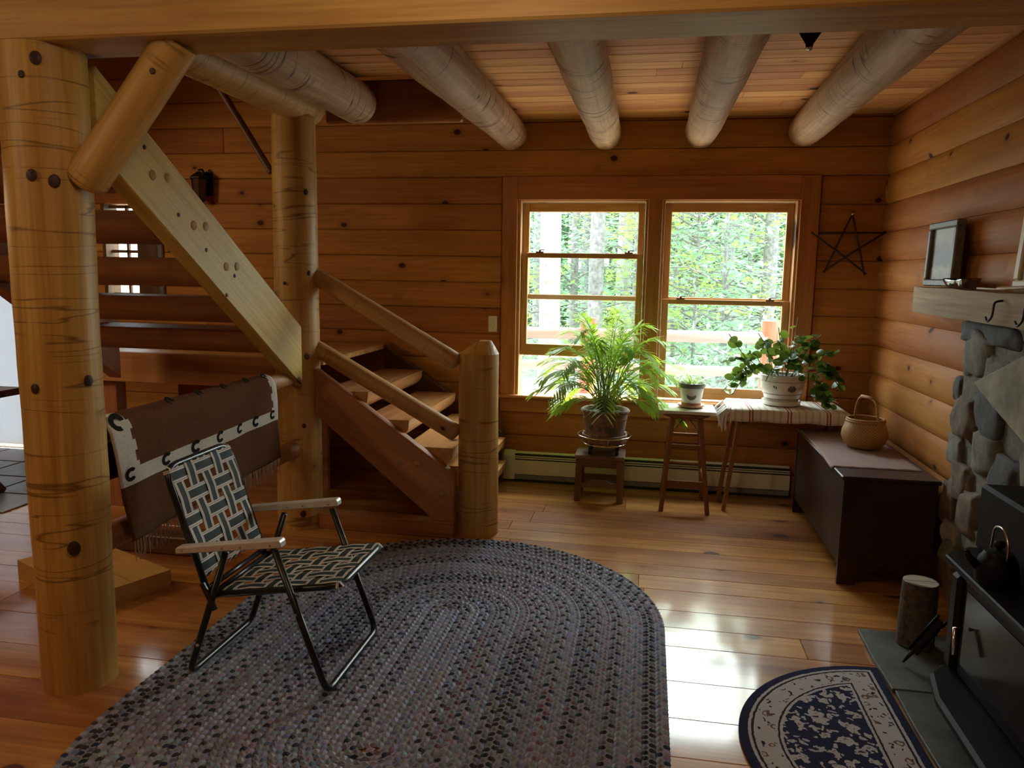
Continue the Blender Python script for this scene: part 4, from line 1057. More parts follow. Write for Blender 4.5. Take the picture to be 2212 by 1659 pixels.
def frond(parent, base, yaw, reach, rise, droop, nl, ll, lw, mat, stemmat):
    """One arching frond: rachis and paired leaflets in one mesh."""
    d = Vector((math.cos(yaw), math.sin(yaw), 0)); pts = []
    for i in range(13):
        t = i / 12
        pts.append(Vector(base) + d * (reach * (t ** 1.25)) + Vector((0, 0, rise * (1 - (1 - t) ** 1.8) - droop * max(0, t - .35) ** 2 * 2.2)))
    mb = MB().tube(pts, [.004 * (1 - .75 * i / 12) for i in range(13)], 5, False, 1)
    side = d.cross(Vector((0, 0, 1)))
    for k in range(nl):
        t = .34 + .66 * (k + .5) / nl
        i = min(11, int(t * 12)); f = t * 12 - i
        p = pts[i].lerp(pts[i + 1], f); tn = (pts[i + 1] - pts[i]).normalized()
        for s in (-1, 1):
            L = ll * (.55 + .75 * math.sin(PI * (.12 + .8 * (k + .5) / nl))) * rp.uniform(.85, 1.15)
            dr = (side * s * .85 + tn * .75 + Vector((0, 0, rp.uniform(-.1, .25)))).normalized()
            up = dr.cross(tn).normalized() * s
            wv = dr.cross(Vector((0, 0, 1)))
            wv = wv.normalized() if wv.length > .1 else side
            w_ = lw * rp.uniform(.8, 1.2)
            sag = Vector((0, 0, -1)) * L
            a0 = p; a1 = p + dr * L * .35 + sag * .02; a2 = p + dr * L * .7 + sag * .14; a3 = p + dr * L * .97 + sag * .24
            mb.add([a0, a1 + wv * w_ * .5, a1 - wv * w_ * .5, a2 + wv * w_ * .42, a2 - wv * w_ * .42, a3, a1 + up * .001], [(0, 1, 2), (1, 3, 4, 2), (3, 5, 4)])
    return mb.build('frond', [mat, stemmat], parent, True)
for i in range(46):
    yaw = i * 2.39996 + rp.uniform(-.3, .3)
    lvl = i / 45
    sx = math.cos(yaw)
    reach = (.24 + .28 * (1 - lvl)) * rp.uniform(.85, 1.15) * (1 if abs(sx) > .45 else .8)
    rise = .22 + .48 * lvl ** .8 * rp.uniform(.9, 1.1)
    if math.sin(yaw) > .3: reach *= .68
    frond(pp, (px_ + rp.uniform(-.05, .05), py_ + rp.uniform(-.05, .05), PZ + .19), yaw, reach, rise, (.30 - .24 * lvl) * rp.uniform(.6, 1.1), 17, .125, .017, M['palm'], M['palmstem'])
for a, rc, rs, dr_ in ((PI + .05, .44, .44, .10), (-.1, .48, .44, .10), (PI - .2, .43, .34, .14), (.1, .44, .28, .12), (-.4, .36, .18, .14), (PI + .4, .36, .16, .14), (PI + .6, .24, .70, .02), (-1.0, .18, .72, .02)):
    frond(pp, (px_, py_, PZ + .19), a, rc, rs, dr_, 15, .13, .019, M['palm'], M['palmstem'])
for j in range(7):
    a = j * .9; q = .045
    MB().tube([(px_ + q * math.cos(a), py_ + q * math.sin(a), PZ + .185), (px_ + q * 1.3 * math.cos(a), py_ + q * 1.3 * math.sin(a), PZ + .34)], [.008, .005], 7).build('cane', M['palmstem'], pp, True)

# tall stool
ts = thing('tall_stool', (.29, 5.2, 0), 'tall dark wooden stool with round seat holding the small pot', 'stool')
tz = .655
mb = MB().lathe([(.01, -.022), (.155, -.022), (.168, -.012), (.168, -.002), (.150, .004), (.01, .004)], 36, (.283, 5.225, tz - .006)); mb.build('round_seat', M['stool'], ts, 'auto')
feet = {(-1, -1): (.139, 5.045), (1, -1): (.440, 5.035), (-1, 1): (.150, 5.42), (1, 1): (.430, 5.42)}
tops = {(-1, -1): (.195, 5.14), (1, -1): (.375, 5.14), (-1, 1): (.195, 5.31), (1, 1): (.375, 5.31)}
def legpt(k, z):
    f = z / (tz - .03); a = feet[k]; b = tops[k]
    return Vector((a[0] + (b[0] - a[0]) * f, a[1] + (b[1] - a[1]) * f, z))
for k in feet: bar('leg', legpt(k, 0), legpt(k, tz - .026), .030, .030, M['stool'], ts, .004)
for z, h, ks in ((.43, .034, ((-1, -1), (1, -1))), (.185, .05, ((-1, -1), (1, -1))), (.47, .022, ((-1, 1), (1, 1))), (.26, .018, ((-1, 1), (1, 1))), (.40, .024, ((-1, -1), (-1, 1))), (.22, .024, ((-1, -1), (-1, 1))), (.40, .024, ((1, -1), (1, 1))), (.22, .024, ((1, -1), (1, 1)))):
    a, b = legpt(ks[0], z), legpt(ks[1], z); u = (b - a).normalized() * .012
    bar('rung', a + u, b - u, .018, h, M['stool'], ts, .003)
for x0, x1 in ((.20, .285), (.37, .285)):
    MB().tube([(x0, 5.15, .53), (x1, 5.2, .632)], .003, 6).build('wire_brace', M['iron'], ts)
wb = plank('square_board', (.095, 5.075, tz + .0005), (.472, 5.40, tz + .023), 'x', M['whitepot'], None, .003)
tag(wb, 'square white board lying on the tall stool', 'board')
SPZ = tz + .0235
sx_, sy_ = .315, 5.255
sp = thing('potted_spider_plant', (sx_, sy_, SPZ), 'small pale stringy plant in a white mug-like pot', 'potted plant')
MB().lathe([(.01, 0), (.068, 0), (.088, .012), (.090, .022), (.080, .022), (.062, .012), (.01, .010)], 32, (sx_, sy_, SPZ)).build('saucer', M['terra2'], sp, 'auto')
ppot = MB().lathe([(.058, .012), (.062, .03), (.068, .06), (.082, .135), (.082, .14)], 36, (sx_, sy_, SPZ)).build('pot', M['whitepot'], sp, 'auto')
MB().lathe([(.060, .0125), (.0655, .0125), (.0665, .035), (.0625, .035)], 36, (sx_, sy_, SPZ)).build('foot_band', M['terra2'], sp, 'auto')
MB().lathe([(.083, .135), (.087, .14), (.089, .168), (.083, .170), (.078, .155), (.01, .152)], 36, (sx_, sy_, SPZ)).build('dark_rim', M['greyglaze'], sp, 'auto')
mb = MB(); k = 12
for q in range(k + 1):
    a = PI * 1.08 + PI * .84 * q / k; rr2 = .030; w2 = .011 * math.sin(PI * (q + .6) / (k + 1.2)) + .002
    for e in (-1, 1):
        xx = (rr2 + e * w2) * math.cos(a); zz = (rr2 + e * w2) * math.sin(a) + .10
        R_ = .0635 + .018 * (zz - .03) / .1 + .0035
        th = -PI / 2 + xx / R_ - .05
        mb.v.append((sx_ + R_ * math.cos(th), sy_ + R_ * math.sin(th), SPZ + zz))
for q in range(k): mb.f.append((q * 2, q * 2 + 1, q * 2 + 3, q * 2 + 2)); mb.m.append(0); mb.c.append(None)
mb.build('crescent_motif', M['greyglaze'], ppot)
for i in range(64):
    a = rp.uniform(0, 2 * PI); rc = rp.uniform(.08, .20); rs = rp.uniform(.02, .09); dp = rp.uniform(0, .10)
    if i < 3: a = PI + .2 * i; rc = .12; rs = .05; dp = .24
    pts = [Vector((sx_ + (.02 + rc * t) * math.cos(a), sy_ + (.02 + rc * t * .8) * math.sin(a), SPZ + .155 + rs * math.sin(PI * .6 * t) - dp * max(0, t - .45) ** 1.5)) for t in (0, .2, .4, .6, .8, 1.0)]
    mb = MB(); sd_ = Vector((-math.sin(a), math.cos(a), 0))
    for q, p in enumerate(pts):
        w_ = .0052 * (1 - .8 * q / 5); mb.v += [tuple(p + sd_ * w_ + Vector((0, 0, .001))), tuple(p - sd_ * w_ + Vector((0, 0, .001)))]
    for q in range(5): mb.f.append((q * 2, q * 2 + 1, q * 2 + 3, q * 2 + 2)); mb.m.append(0); mb.c.append(None)
    mb.build('blade', M['spider'], sp, True)

# folding table with striped cloth
tx0, tx1, ty0, ty1, TZ = .565, 1.285, 5.045, 5.50, .708
ft = thing('folding_table', (.92, 5.28, 0), 'folding wooden table with crossed legs under the striped cloth', 'table')
plank('table_top', (tx0, ty0, TZ - .022), (tx1, ty1, TZ), 'x', M['stool'], ft, .004)
for x, yo in ((.60, 0), (1.235, .155)):
    bar('leg', (x - .045, 5.155 + yo, 0), (x + .025, 5.10 + yo, TZ - .024), .028, .020, M['stool'], ft, .004)
    bar('leg', (x - .065, 5.36 + yo * .6, 0), (x - .002, 5.20 + yo, TZ - .024), .028, .020, M['stool'], ft, .004)
bar('leg_brace', (.635, 5.12, TZ - .10), (.80, 5.12, TZ - .026), .012, .012, M['darkwood'], ft)
bar('leg_brace', (1.20, 5.275, TZ - .12), (1.02, 5.275, TZ - .026), .012, .012, M['darkwood'], ft)
tc_ = thing('table_cloth', (.92, 5.27, TZ), 'white cloth with red and tan stripes on the folding table', 'tablecloth')
mb = MB(); nx_, NV = 60, 22
cw0, cw1 = tx0 - .035, tx1 + .035
for j in range(NV + 1):
    s = -.075 + (.075 + (ty1 - ty0)) * j / NV
    for i in range(nx_ + 1):
        x = cw0 + (cw1 - cw0) * i / nx_
        if s < 0:
            fr = -s / .075
            yy = ty0 - .004 - .005 * math.sin(x * 40) * fr - .010 * fr; zz = TZ + .004 - (-s) * .98 - .004 * math.sin(x * 23)
            xx = x
        else: yy = ty0 + s; zz = TZ + .004; xx = x
        if x < tx0 or x > tx1:
            e = (tx0 - x) if x < tx0 else (x - tx1); zz -= e * .9; xx += (e * .55 if x < tx0 else -e * .55)
        mb.v.append((xx - .925, yy - 5.27, zz - TZ))
for j in range(NV):
    for i in range(nx_): mb.f.append((j * (nx_ + 1) + i, j * (nx_ + 1) + i + 1, (j + 1) * (nx_ + 1) + i + 1, (j + 1) * (nx_ + 1) + i)); mb.m.append(0); mb.c.append(None)
o = local(mb, 'linen', M['cloth'], tc_, Matrix.Translation((.925, 5.27, TZ)), True)
md_ = o.modifiers.new('thick', 'SOLIDIFY'); md_.thickness = .002; md_.offset = 1
mb = MB()
for i in range(26):
    x = .545 + rp.uniform(-.02, .02); y0_ = 5.05 + rp.uniform(0, .35) * (i % 3 == 0) + rp.uniform(0, .05)
    L = rp.uniform(.09, .15)
    mb.tube([(x, y0_, TZ + .002), (x - .03 - rp.uniform(0, .02), y0_ - .015, TZ - .035), (x - .035 + rp.uniform(-.02, .02), y0_ - .02, TZ - L)], [.009, .008, .003], 5, False)
tag(mb.build('lace_tassel', M['lace'], tc_, True), 'white lace tassel hanging at the corner', None, None, 'stuff')
# white pot with round-leaved plant
hx_, hy_ = .905, 5.30
HZ = TZ + .0065
hp = thing('potted_hoya', (hx_, hy_, HZ), 'trailing round-leaved plant in a large white glazed pot', 'potted plant')
MB().lathe([(.01, 0), (.105, 0), (.122, .010), (.126, .035), (.118, .037), (.108, .016), (.01, .012)], 44, (hx_, hy_, HZ)).build('saucer', M['whitepot'], hp, 'auto')
hpot = MB().lathe([(.10, .016), (.108, .035), (.118, .075), (.130, .09), (.137, .12), (.140, .165), (.145, .168), (.147, .205), (.142, .209), (.135, .205), (.132, .19), (.01, .188)], 48, (hx_, hy_, HZ)).build('pot', M['whitepot'], hp, 'auto')
for z, r_ in ((.166, .1455), (.082, .1265), (.050, .1135)):
    MB().tube([(hx_ + r_ * math.cos(2 * PI * j / 40), hy_ + r_ * math.sin(2 * PI * j / 40), HZ + z) for j in range(41)], .0014, 6, False).build('painted_line', M['greyglaze'], hpot, True)
MB().lathe([(.134, 0), (.0001, .008)], 30, (hx_, hy_, HZ + .19)).build('soil', M['soil'], hp, True)
for th, dz, rr2, tl in ((-1.33, .128, .011, 0), (-1.18, .128, .011, 0), (-1.42, .112, .009, 1), (-1.32, .108, .010, 1), (-1.22, .108, .010, 1), (-1.11, .112, .009, 1), (-2.1, .125, .006, 1), (-2.0, .12, .006, 1)):
    R_ = .138
    disc('painted_petal', (hx_ + R_ * math.cos(th), hy_ + R_ * math.sin(th), HZ + dz + .01), (math.cos(th), math.sin(th), -.06), rr2 * .8, .0015, M['greyglaze'], hpot, 1.9 if tl else .9)
def leafmesh(L, w):
    mb = MB(); n_ = 10
    prof = [(0, 0), (.12, .28), (.32, .47), (.55, .5), (.78, .40), (.93, .2), (1.0, 0)]
    for t, ww in prof:
        z = -.10 * L * (t - .4) ** 2 * 2
        mb.v += [(t * L, -ww * w, z + .06 * w * (ww * 2)), (t * L, 0, z), (t * L, ww * w, z + .06 * w * (ww * 2))]
    for i in range(len(prof) - 1):
        a = i * 3; b = a + 3
        for q in ((a, a + 1, b + 1, b), (a + 1, a + 2, b + 2, b + 1)): mb.f.append(q); mb.m.append(0); mb.c.append(None)
    return mb
leaf_me = leafmesh(.066, .056).mesh('leaf', M['hoya'], True)
rh = random.Random(17)
def hoya_stem(pts, n_leaf):
    P = filleted(pts, .06, 5)
    MB().tube(P, [.0028] * len(P), 5, False).build('stem', M['hoyastem'], hp, True)
    for k in range(n_leaf):
        t = (.25 + .75 * (k + rh.random() * .6) / n_leaf) * (len(P) - 1)
        i = min(len(P) - 2, int(t)); p = P[i].lerp(P[i + 1], t - i)
        a = rh.uniform(0, 2 * PI)
        d = Vector((math.cos(a), math.sin(a) * .8, rh.uniform(-.5, .5))).normalized()
        m = frame_x(p, p + d, (rh.uniform(-.7, .7), rh.uniform(-1.0, .1), rh.uniform(.2, 1)))
        s = rh.uniform(.68, 1.12)
        link(bpy.data.objects.new('leaf', leaf_me), hp, m @ Matrix.Diagonal((s, s, s, 1)))
b0 = Vector((hx_, hy_, HZ + .195))
def hv(dx, dy, dz): return b0 + Vector((dx * 1.08, dy, dz * (1.3 if dz > 0 else 1)))
stems = [[(-.06, 0, 0), (-.16, -.05, .07), (-.25, -.08, -.02), (-.30, -.06, -.13)], [(-.08, 0, 0), (-.24, 0, .10), (-.38, -.03, .06)], [(-.06, 0, 0), (-.22, .02, .02), (-.36, 0, -.12)], [(-.05, -.03, 0), (-.12, -.06, .16), (-.17, -.06, .22)], [(0, 0, 0), (-.03, -.03, .15), (-.05, -.05, .25)], [(.02, 0, 0), (.05, -.02, .16), (.06, -.04, .30)], [(.05, 0, 0), (.14, -.03, .16), (.20, -.05, .22)], [(.06, 0, 0), (.20, -.03, .12), (.30, -.04, .14)],
         [(.08, 0, 0), (.24, -.04, .08), (.33, -.06, -.05)], [(.08, 0, 0), (.18, -.06, .03), (.22, -.08, -.10), (.23, -.08, -.18)], [(.07, -.02, 0), (.26, -.03, .04), (.36, -.06, -.12)], [(0, -.05, 0), (.05, -.12, .07), (.08, -.15, .0)], [(-.03, -.05, 0), (-.08, -.12, .06), (-.12, -.15, -.02)], [(.02, -.04, 0), (-.02, -.10, .10), (-.02, -.13, .05)], [(.04, -.02, 0), (.12, -.10, .12), (.17, -.12, .05)], [(-.04, .02, 0), (-.20, -.02, .06), (-.27, -.05, .0), (-.33, -.05, -.05)],
         [(.1, -.02, 0), (.20, -.07, -.02), (.26, -.10, -.14), (.27, -.10, -.185)], [(.03, .05, 0), (.10, .08, .20)], [(-.02, .05, 0), (-.08, .08, .14)], [(.05, -.03, 0), (.10, -.05, .22)]]
for s in stems: hoya_stem([hv(*p) for p in s], 18 if len(s) > 3 or abs(s[-1][0]) > .3 else 9)
for _ in range(5):
    a = rh.uniform(0, 2 * PI); q = rh.uniform(.10, .30)
    hoya_stem([hv(.5 * q * math.cos(a), .3 * q * math.sin(a), 0), hv(q * math.cos(a), .45 * q * math.sin(a) - .04, rh.uniform(.06, .22)), hv(1.15 * q * math.cos(a), .5 * q * math.sin(a) - .06, rh.uniform(.02, .24))], 9)

# ================================================================== CHEST, RUNNER, BASKET
cx0, cx1, cy0, cy1, cz = 1.012, 1.455, 3.99, 5.24, .572
cc = thing('blanket_chest', (1.23, 4.6, 0), 'dark painted wooden chest along the right wall', 'chest')
wl = lambda lo, hi, nm, bv=.003: MB().box(lo, hi).build(nm, M['chest'], cc, bevel=bv)
wl((cx0 + .004, cy0 + .02, .10), (cx0 + .024, cy1 - .02, cz - .022), 'front_panel')
wl((cx1 - .024, cy0 + .02, .10), (cx1 - .004, cy1 - .02, cz - .022), 'back_panel')
for y0_, y1_ in ((cy0, cy0 + .022), (cy1 - .022, cy1)):
    xm = (cx0 + cx1) / 2
    poly = [(cx0, 0), (cx0 + .09, 0), (cx0 + .11, .05), (xm - .05, .075), (xm, .11), (xm + .05, .075), (cx1 - .11, .05), (cx1 - .09, 0), (cx1, 0), (cx1, cz - .022), (cx0, cz - .022)]
    MB().prism(poly, y0_, y1_, 'y').build('end_panel', M['chest'], cc)
wl((cx0 + .02, cy0 + .02, .10), (cx1 - .02, cy1 - .02, .12), 'bottom')
wl((cx0 - .012, cy0 - .012, cz - .021), (cx1 + .012, cy1 + .012, cz), 'lid', .005)
ru = thing('woven_runner', (1.2, 4.65, cz), 'mauve ribbed woven runner laid over the dark chest', 'runner')
mb = MB(); NA, NB = 24, 30
for j in range(NB + 1):
    y_ = 4.17 + (5.17 - 4.17) * j / NB
    for i in range(NA + 1):
        x = .985 + (1.44 - .985) * i / NA + .025 * math.sin(j / NB * 2.2) * (1 - i / NA)
        z = cz + .004 + .0015 * math.sin(i * 1.3 + j * .7)
        e = (cx0 - .012) - x
        if e > 0: z -= e * .8
        mb.v.append((x, y_, z))
for j in range(NB):
    for i in range(NA): mb.f.append((j * (NA + 1) + i, j * (NA + 1) + i + 1, (j + 1) * (NA + 1) + i + 1, (j + 1) * (NA + 1) + i)); mb.m.append(0); mb.c.append(None)
o = mb.build('weave', M['runner'], ru, True)
o.modifiers.new('thick', 'SOLIDIFY').thickness = .004
# basket
m, nt, bs = newmat('woven_splint'); M['wicker'] = m
v, r_ = objcoord(nt, False)
w1 = nt.nodes.new('ShaderNodeTexChecker')
sp_ = nt.nodes.new('ShaderNodeSeparateXYZ'); lk(nt, v, sp_.inputs[0])
ang = mathn(nt, 'ARCTAN2', sp_.outputs[1], sp_.outputs[0])
cb = nt.nodes.new('ShaderNodeCombineXYZ'); lk(nt, mathn(nt, 'MULTIPLY', ang, 12.0), cb.inputs[0]); lk(nt, mathn(nt, 'MULTIPLY', sp_.outputs[2], 130.0), cb.inputs[1])
w1.inputs['Scale'].default_value = 1.0; lk(nt, cb.outputs[0], w1.inputs['Vector'])
w1.inputs['Color1'].default_value = (.50, .29, .10, 1); w1.inputs['Color2'].default_value = (.30, .15, .045, 1)
lk(nt, w1.outputs['Color'], bs.inputs['Base Color']); bs.inputs['Roughness'].default_value = .55
bump(nt, w1.outputs['Fac'], bs, .5, .003)
bkx, bky, bkz = 1.283, 4.70, cz + .0095
bk = thing('splint_basket', (bkx, bky, bkz), 'round woven splint basket with arched handle on the chest', 'basket')
mb = MB().lathe([(.001, .0), (.085, .0), (.112, .025), (.128, .065), (.125, .10), (.108, .145), (.100, .160), (.094, .160), (.104, .142), (.120, .10), (.122, .066), (.106, .028), (.08, .008), (.001, .008)], 48)
local(mb, 'body', M['wicker'], bk, Matrix.Translation((bkx, bky, bkz)), 'auto')
for z, rr2 in ((.155, .104), (.166, .101)):
    MB().tube([(bkx + rr2 * math.cos(2 * PI * j / 48), bky + rr2 * math.sin(2 * PI * j / 48), bkz + z) for j in range(49)], .0065, 8, False).build('rim', M['wicker'], bk, True)
hd = Vector((.40, -.92, 0)).normalized()
hp_ = [Vector((bkx, bky, bkz)) + hd * a + Vector((0, 0, b)) for a, b in ((.112, .075), (.108, .15), (.088, .24), (.065, .285), (0, .292), (-.065, .285), (-.088, .24), (-.100, .15), (-.102, .12))]
hb = MB().tube(filleted(hp_, .03, 4), .0075, 8).build('handle', M['wicker'], bk, True)
MB().tube([Vector((bkx, bky, bkz)) + hd * a + Vector((0, 0, .293)) for a in (-.05, 0, .05)], .0105, 10).build('handle_wrap', M['wicker'], hb, True)

# twig star on the window wall
st_ = thing('twig_star', (1.32, D - .02, 1.6), 'five-pointed twig star hung on the wall right of the window', 'wall ornament')
P5 = [ony(px, py, D - .022) for px, py in ((1842, 462), (1866, 588), (1757, 505), (1910, 503), (1783, 583))]
for a, b, dy in ((0, 1, 0), (1, 2, -.004), (2, 3, .004), (3, 4, -.006), (4, 0, .005)):
    d_ = Vector((0, dy, 0)); q = (P5[b] - P5[a]).normalized() * .02
    MB().tube([P5[a] - q + d_, P5[a].lerp(P5[b], .5) + d_ + Vector((0, 0, .003)), P5[b] + q + d_], [.006, .0068, .0055], 7).build('twig', M['twig'], st_, True)
MB().lathe([(.001, 0), (.012, .004), (.014, .014), (.008, .024), (.001, .028)], 12, tuple(ony(1842, 466, D - .028))).build('hanger_knob', M['chrome'], st_, True)

# ================================================================== FIREPLACE SIDE
hs_ = struct('hearth', (1.26, 2.6, 0), 'dark slate hearth slabs by the stove')
for a, b, c, d in ((.972, 1.56, 2.92, 3.43), (.975, 1.56, 2.42, 2.912), (.972, 1.56, 1.85, 2.412)):
    MB().prism([(a, c), (b, c), (b, d), (a + .004, d), (a - .004, (c + d) / 2)], .0005, .020, 'z').build('slate_slab', M['slate'], hs_, bevel=.003)
fp = thing('fieldstone_surround', (1.5, 3.0, 0), 'rough fieldstone facing on the right wall behind the stove', 'stonework')
MB().box((1.495, 1.8, 0.021), (1.524, 3.93, 1.385)).build('mortar_bed', M['mortar'], fp)
def stone(c, s, mat, seed, ico=2, parent=None, name='stone'):
    bm = bmesh.new(); bmesh.ops.create_icosphere(bm, subdivisions=ico, radius=1.0)
    for vtx in bm.verts:
        p = vtx.co.copy()
        q = Vector([math.copysign(abs(x) ** .5, x) for x in p])
        k = 1 + .34 * noise.noise(p * 1.5 + Vector((seed, seed * 2, 0))) + .08 * noise.noise(p * 3.5 + Vector((seed * 3, 0, seed)))
        vtx.co = Vector((q.x * s[0], q.y * s[1], q.z * s[2])) * k
    me = bpy.data.meshes.new(name); bm.to_mesh(me); bm.free(); me.materials.append(mat)
    me.polygons.foreach_set('use_smooth', [True] * len(me.polygons)); me.update()
    return link(bpy.data.objects.new(name, me), parent, Matrix.Translation(Vector(c)))
sts = [((2150, 722), (.30, .055), 'stone_dark', 1.52), ((2122, 765), (.12, .105), 'stone_grey', 1.50), ((2085, 845), (.06, .065), 'stone_dark', 1.53), ((2090, 905), (.13, .10), 'stone_brown', 1.50), ((2150, 900), (.13, .12), 'stone_dark', 1.51), ((2075, 970), (.09, .07), 'stone_grey', 1.51), ((2140, 980), (.12, .10), 'stone_grey', 1.50), ((2085, 1040), (.10, .09), 'stone_brown', 1.50), ((2060, 1085), (.07, .11), 'stone_brown', 1.51), ((2100, 1110), (.10, .11), 'stone_brown', 1.49), ((2060, 1155), (.09, .06), 'stone_pale', 1.50), ((2060, 1195), (.08, .06), 'stone_grey', 1.49), ((2055, 1225), (.09, .06), 'stone_brown', 1.49), ((2115, 1175), (.10, .07), 'stone_grey', 1.50), ((2180, 1050), (.14, .12), 'stone_dark', 1.50), ((2170, 820), (.16, .10), 'stone_grey', 1.51)]
for i, ((px, py), (a, b), mt, X) in enumerate(sts):
    p = onx(px, py, X); stone((X + .012, p.y, p.z), (.055, a, b), M[mt], i * 3.7 + 1, 3, fp)
rk = random.Random(9)
for j in range(5):
    for i in range(6):
        y_ = 3.15 - i * .25; z = .12 + j * .225
        stone((1.515 + rk.uniform(-.01, .01), y_, z), (.05, .12, .105), M[rk.choice(('stone_grey', 'stone_dark', 'stone_brown'))], rk.uniform(0, 90), 2, fp)
# the big angular slab
sl0 = [onx(2098, 826, 1.40), onx(2230, 755, 1.40), onx(2300, 900, 1.40), onx(2212, 965, 1.40), onx(2140, 880, 1.40)]
mb = MB().prism([(p.y, p.z) for p in sl0], 1.405, 1.47, 'x'); o = mb.build('angular_stone', M['stone_pale'], fp, bevel=.006)
mn = thing('mantel_beam', (1.48, 3.4, 1.38), 'rough-sawn timber mantel shelf above the fieldstone', 'mantel')
ma = Vector((1.478, 4.445, 1.455)); mbv = Vector((1.478, 1.8, 1.425))
mb = MB(); k = 40; Lm = (mbv - ma).length
for i in range(k + 1):
    x = Lm * i / k
    for q, (yy, zz) in enumerate(((-.077, -.066), (.0, -.068), (.077, -.066), (.077, .066), (0, .068), (-.077, .066))):
        e = .006 * noise.noise(Vector((x * 5, q * 3.1, 2))); mb.v.append((x, yy + (e if q in (2, 3) else 0), zz + e * .8))
for i in range(k):
    for q in range(6): mb.f.append((i * 6 + q, i * 6 + (q + 1) % 6, i * 6 + 6 + (q + 1) % 6, i * 6 + 6 + q)); mb.m.append(0); mb.c.append(None)
mb.f += [(0, 1, 2, 3, 4, 5), tuple(k * 6 + q for q in range(6))]; mb.m += [0, 0]; mb.c += [None, None]
local(mb, 'timber', M['mantel'], mn, frame_x(ma, mbv))
def mtz(y): return ma.z + .066 + (ma.y - y) * (mbv.z - ma.z) / (ma.y - mbv.y)
for yy in (3.38, 3.12):
    p = Vector((1.398, yy, mtz(yy) - .05))
    hk = MB().tube(filleted([p + Vector((.006, 0, .02)), p + Vector((-.028, 0, .015)), p + Vector((-.030, 0, -.045)), p + Vector((-.030, .04, -.07)), p + Vector((-.030, .062, -.05))], .02, 4), .0045, 8).build('iron_hook', M['iron'], mn, True)
# landscape picture in a grey frame, leaning on the logs
m, nt, bs = newmat('landscape_print')
v, r_ = objcoord(nt, False); sx2 = nt.nodes.new('ShaderNodeSeparateXYZ'); lk(nt, v, sx2.inputs[0])
nz = noisen(nt, mapped(nt, v, (1, 14, 9)), 2.2, 5, .6)
ht = mathn(nt, 'ADD', mathn(nt, 'MULTIPLY', sx2.outputs[2], 3.2), mathn(nt, 'MULTIPLY', nz, .35))
lk(nt, ramp(nt, ht, [(.10, (.07, .065, .055)), (.30, (.17, .16, .13)), (.46, (.30, .28, .15)), (.52, (.10, .09, .075)), (.75, (.13, .12, .10)), (.95, (.34, .33, .29))]), bs.inputs['Base Color'])
M['print'] = m
def picframe(name, y0, y1, h, x, bw, fm, lab, depth=.05, tilt=.04):
    z0 = mtz((y0 + y1) / 2) + .008
    f = thing(name, (x, (y0 + y1) / 2, z0), lab, 'picture')
    w = Matrix.Translation((x, (y0 + y1) / 2, z0)) @ Matrix.Rotation(tilt, 4, 'Y')
    a = (y1 - y0) / 2
    for lo, hi in (((-depth / 2, -a, 0), (depth / 2, a, bw)), ((-depth / 2, -a, h - bw), (depth / 2, a, h)), ((-depth / 2, -a, bw), (depth / 2, -a + bw, h - bw)), ((-depth / 2, a - bw, bw), (depth / 2, a, h - bw))):
        local(MB().box(lo, hi), 'frame_side', fm, f, w, False, .006)
    local(MB().box((-depth * .05, -a + bw * .9, bw * .9), (depth * .1, a - bw * .9, h - bw * .9)), 'picture_print', M['print'], f, w)
    return f
picframe('framed_landscape', 4.06, 4.44, .325, 1.462, .035, M['frame'], 'grey framed landscape picture leaning at the mantel end', .045, .025)
picframe('framed_picture', 3.06, 3.50, .42, 1.490, .045, M['creamframe'], 'cream framed picture cut off by the right photo edge', .03, .06)
dsh = thing('leaf_dish', (1.44, 3.93, mtz(3.93)), 'glossy brown leaf-shaped dish on the mantel', 'dish')
mb = MB(); k = 28
for i in range(k):
    a = 2 * PI * i / k; rr2 = 1 + .13 * math.cos(5 * a)
    for q, (f, z) in enumerate(((.35, .004), (.75, .012), (1.0, .034), (.97, .038), (.70, .017), (.30, .010))):
        mb.v.append((1.440 + .042 * f * math.cos(a) * rr2, 3.93 + .185 * f * math.sin(a) * rr2, mtz(3.93) + .004 + z + (.012 * abs(math.sin(a)) if q in (2, 3) else 0)))
for i in range(k):
    j = (i + 1) % k
    for q in range(5): mb.f.append((i * 6 + q, j * 6 + q, j * 6 + q + 1, i * 6 + q + 1)); mb.m.append(0); mb.c.append(None)
mb.f += [tuple(i * 6 for i in range(k)), tuple(i * 6 + 5 for i in range(k))]; mb.m += [0, 0]; mb.c += [None, None]
mb.build('bowl', M['dish'], dsh, 'auto')
fe = thing('white_feather', (1.43, 3.5, mtz(3.5)), 'white feather lying on the mantel shelf', 'feather')
MB().tube([(1.425, 3.70, mtz(3.70) + .012), (1.425, 3.42, mtz(3.4) + .012)], [.004, .005], 6).build('quill_shaft', M['quill'], fe, True)
mb = MB()
for i in range(9):
    t = i / 8; y_ = 3.50 - .26 * t; w_ = .026 * math.sin(PI * (.1 + .85 * t)); mb.v += [(1.425 - w_, y_, mtz(y_) + .014 + .010 * t), (1.425, y_, mtz(y_) + .022 + .012 * t), (1.425 + w_, y_, mtz(y_) + .014 + .010 * t)]
for i in range(8):
    for q in range(2): mb.f.append((i * 3 + q, i * 3 + q + 1, i * 3 + 4 + q, i * 3 + 3 + q)); mb.m.append(0); mb.c.append(None)
mb.build('vane', M['quill'], fe, True).modifiers.new('thick', 'SOLIDIFY').thickness = .004

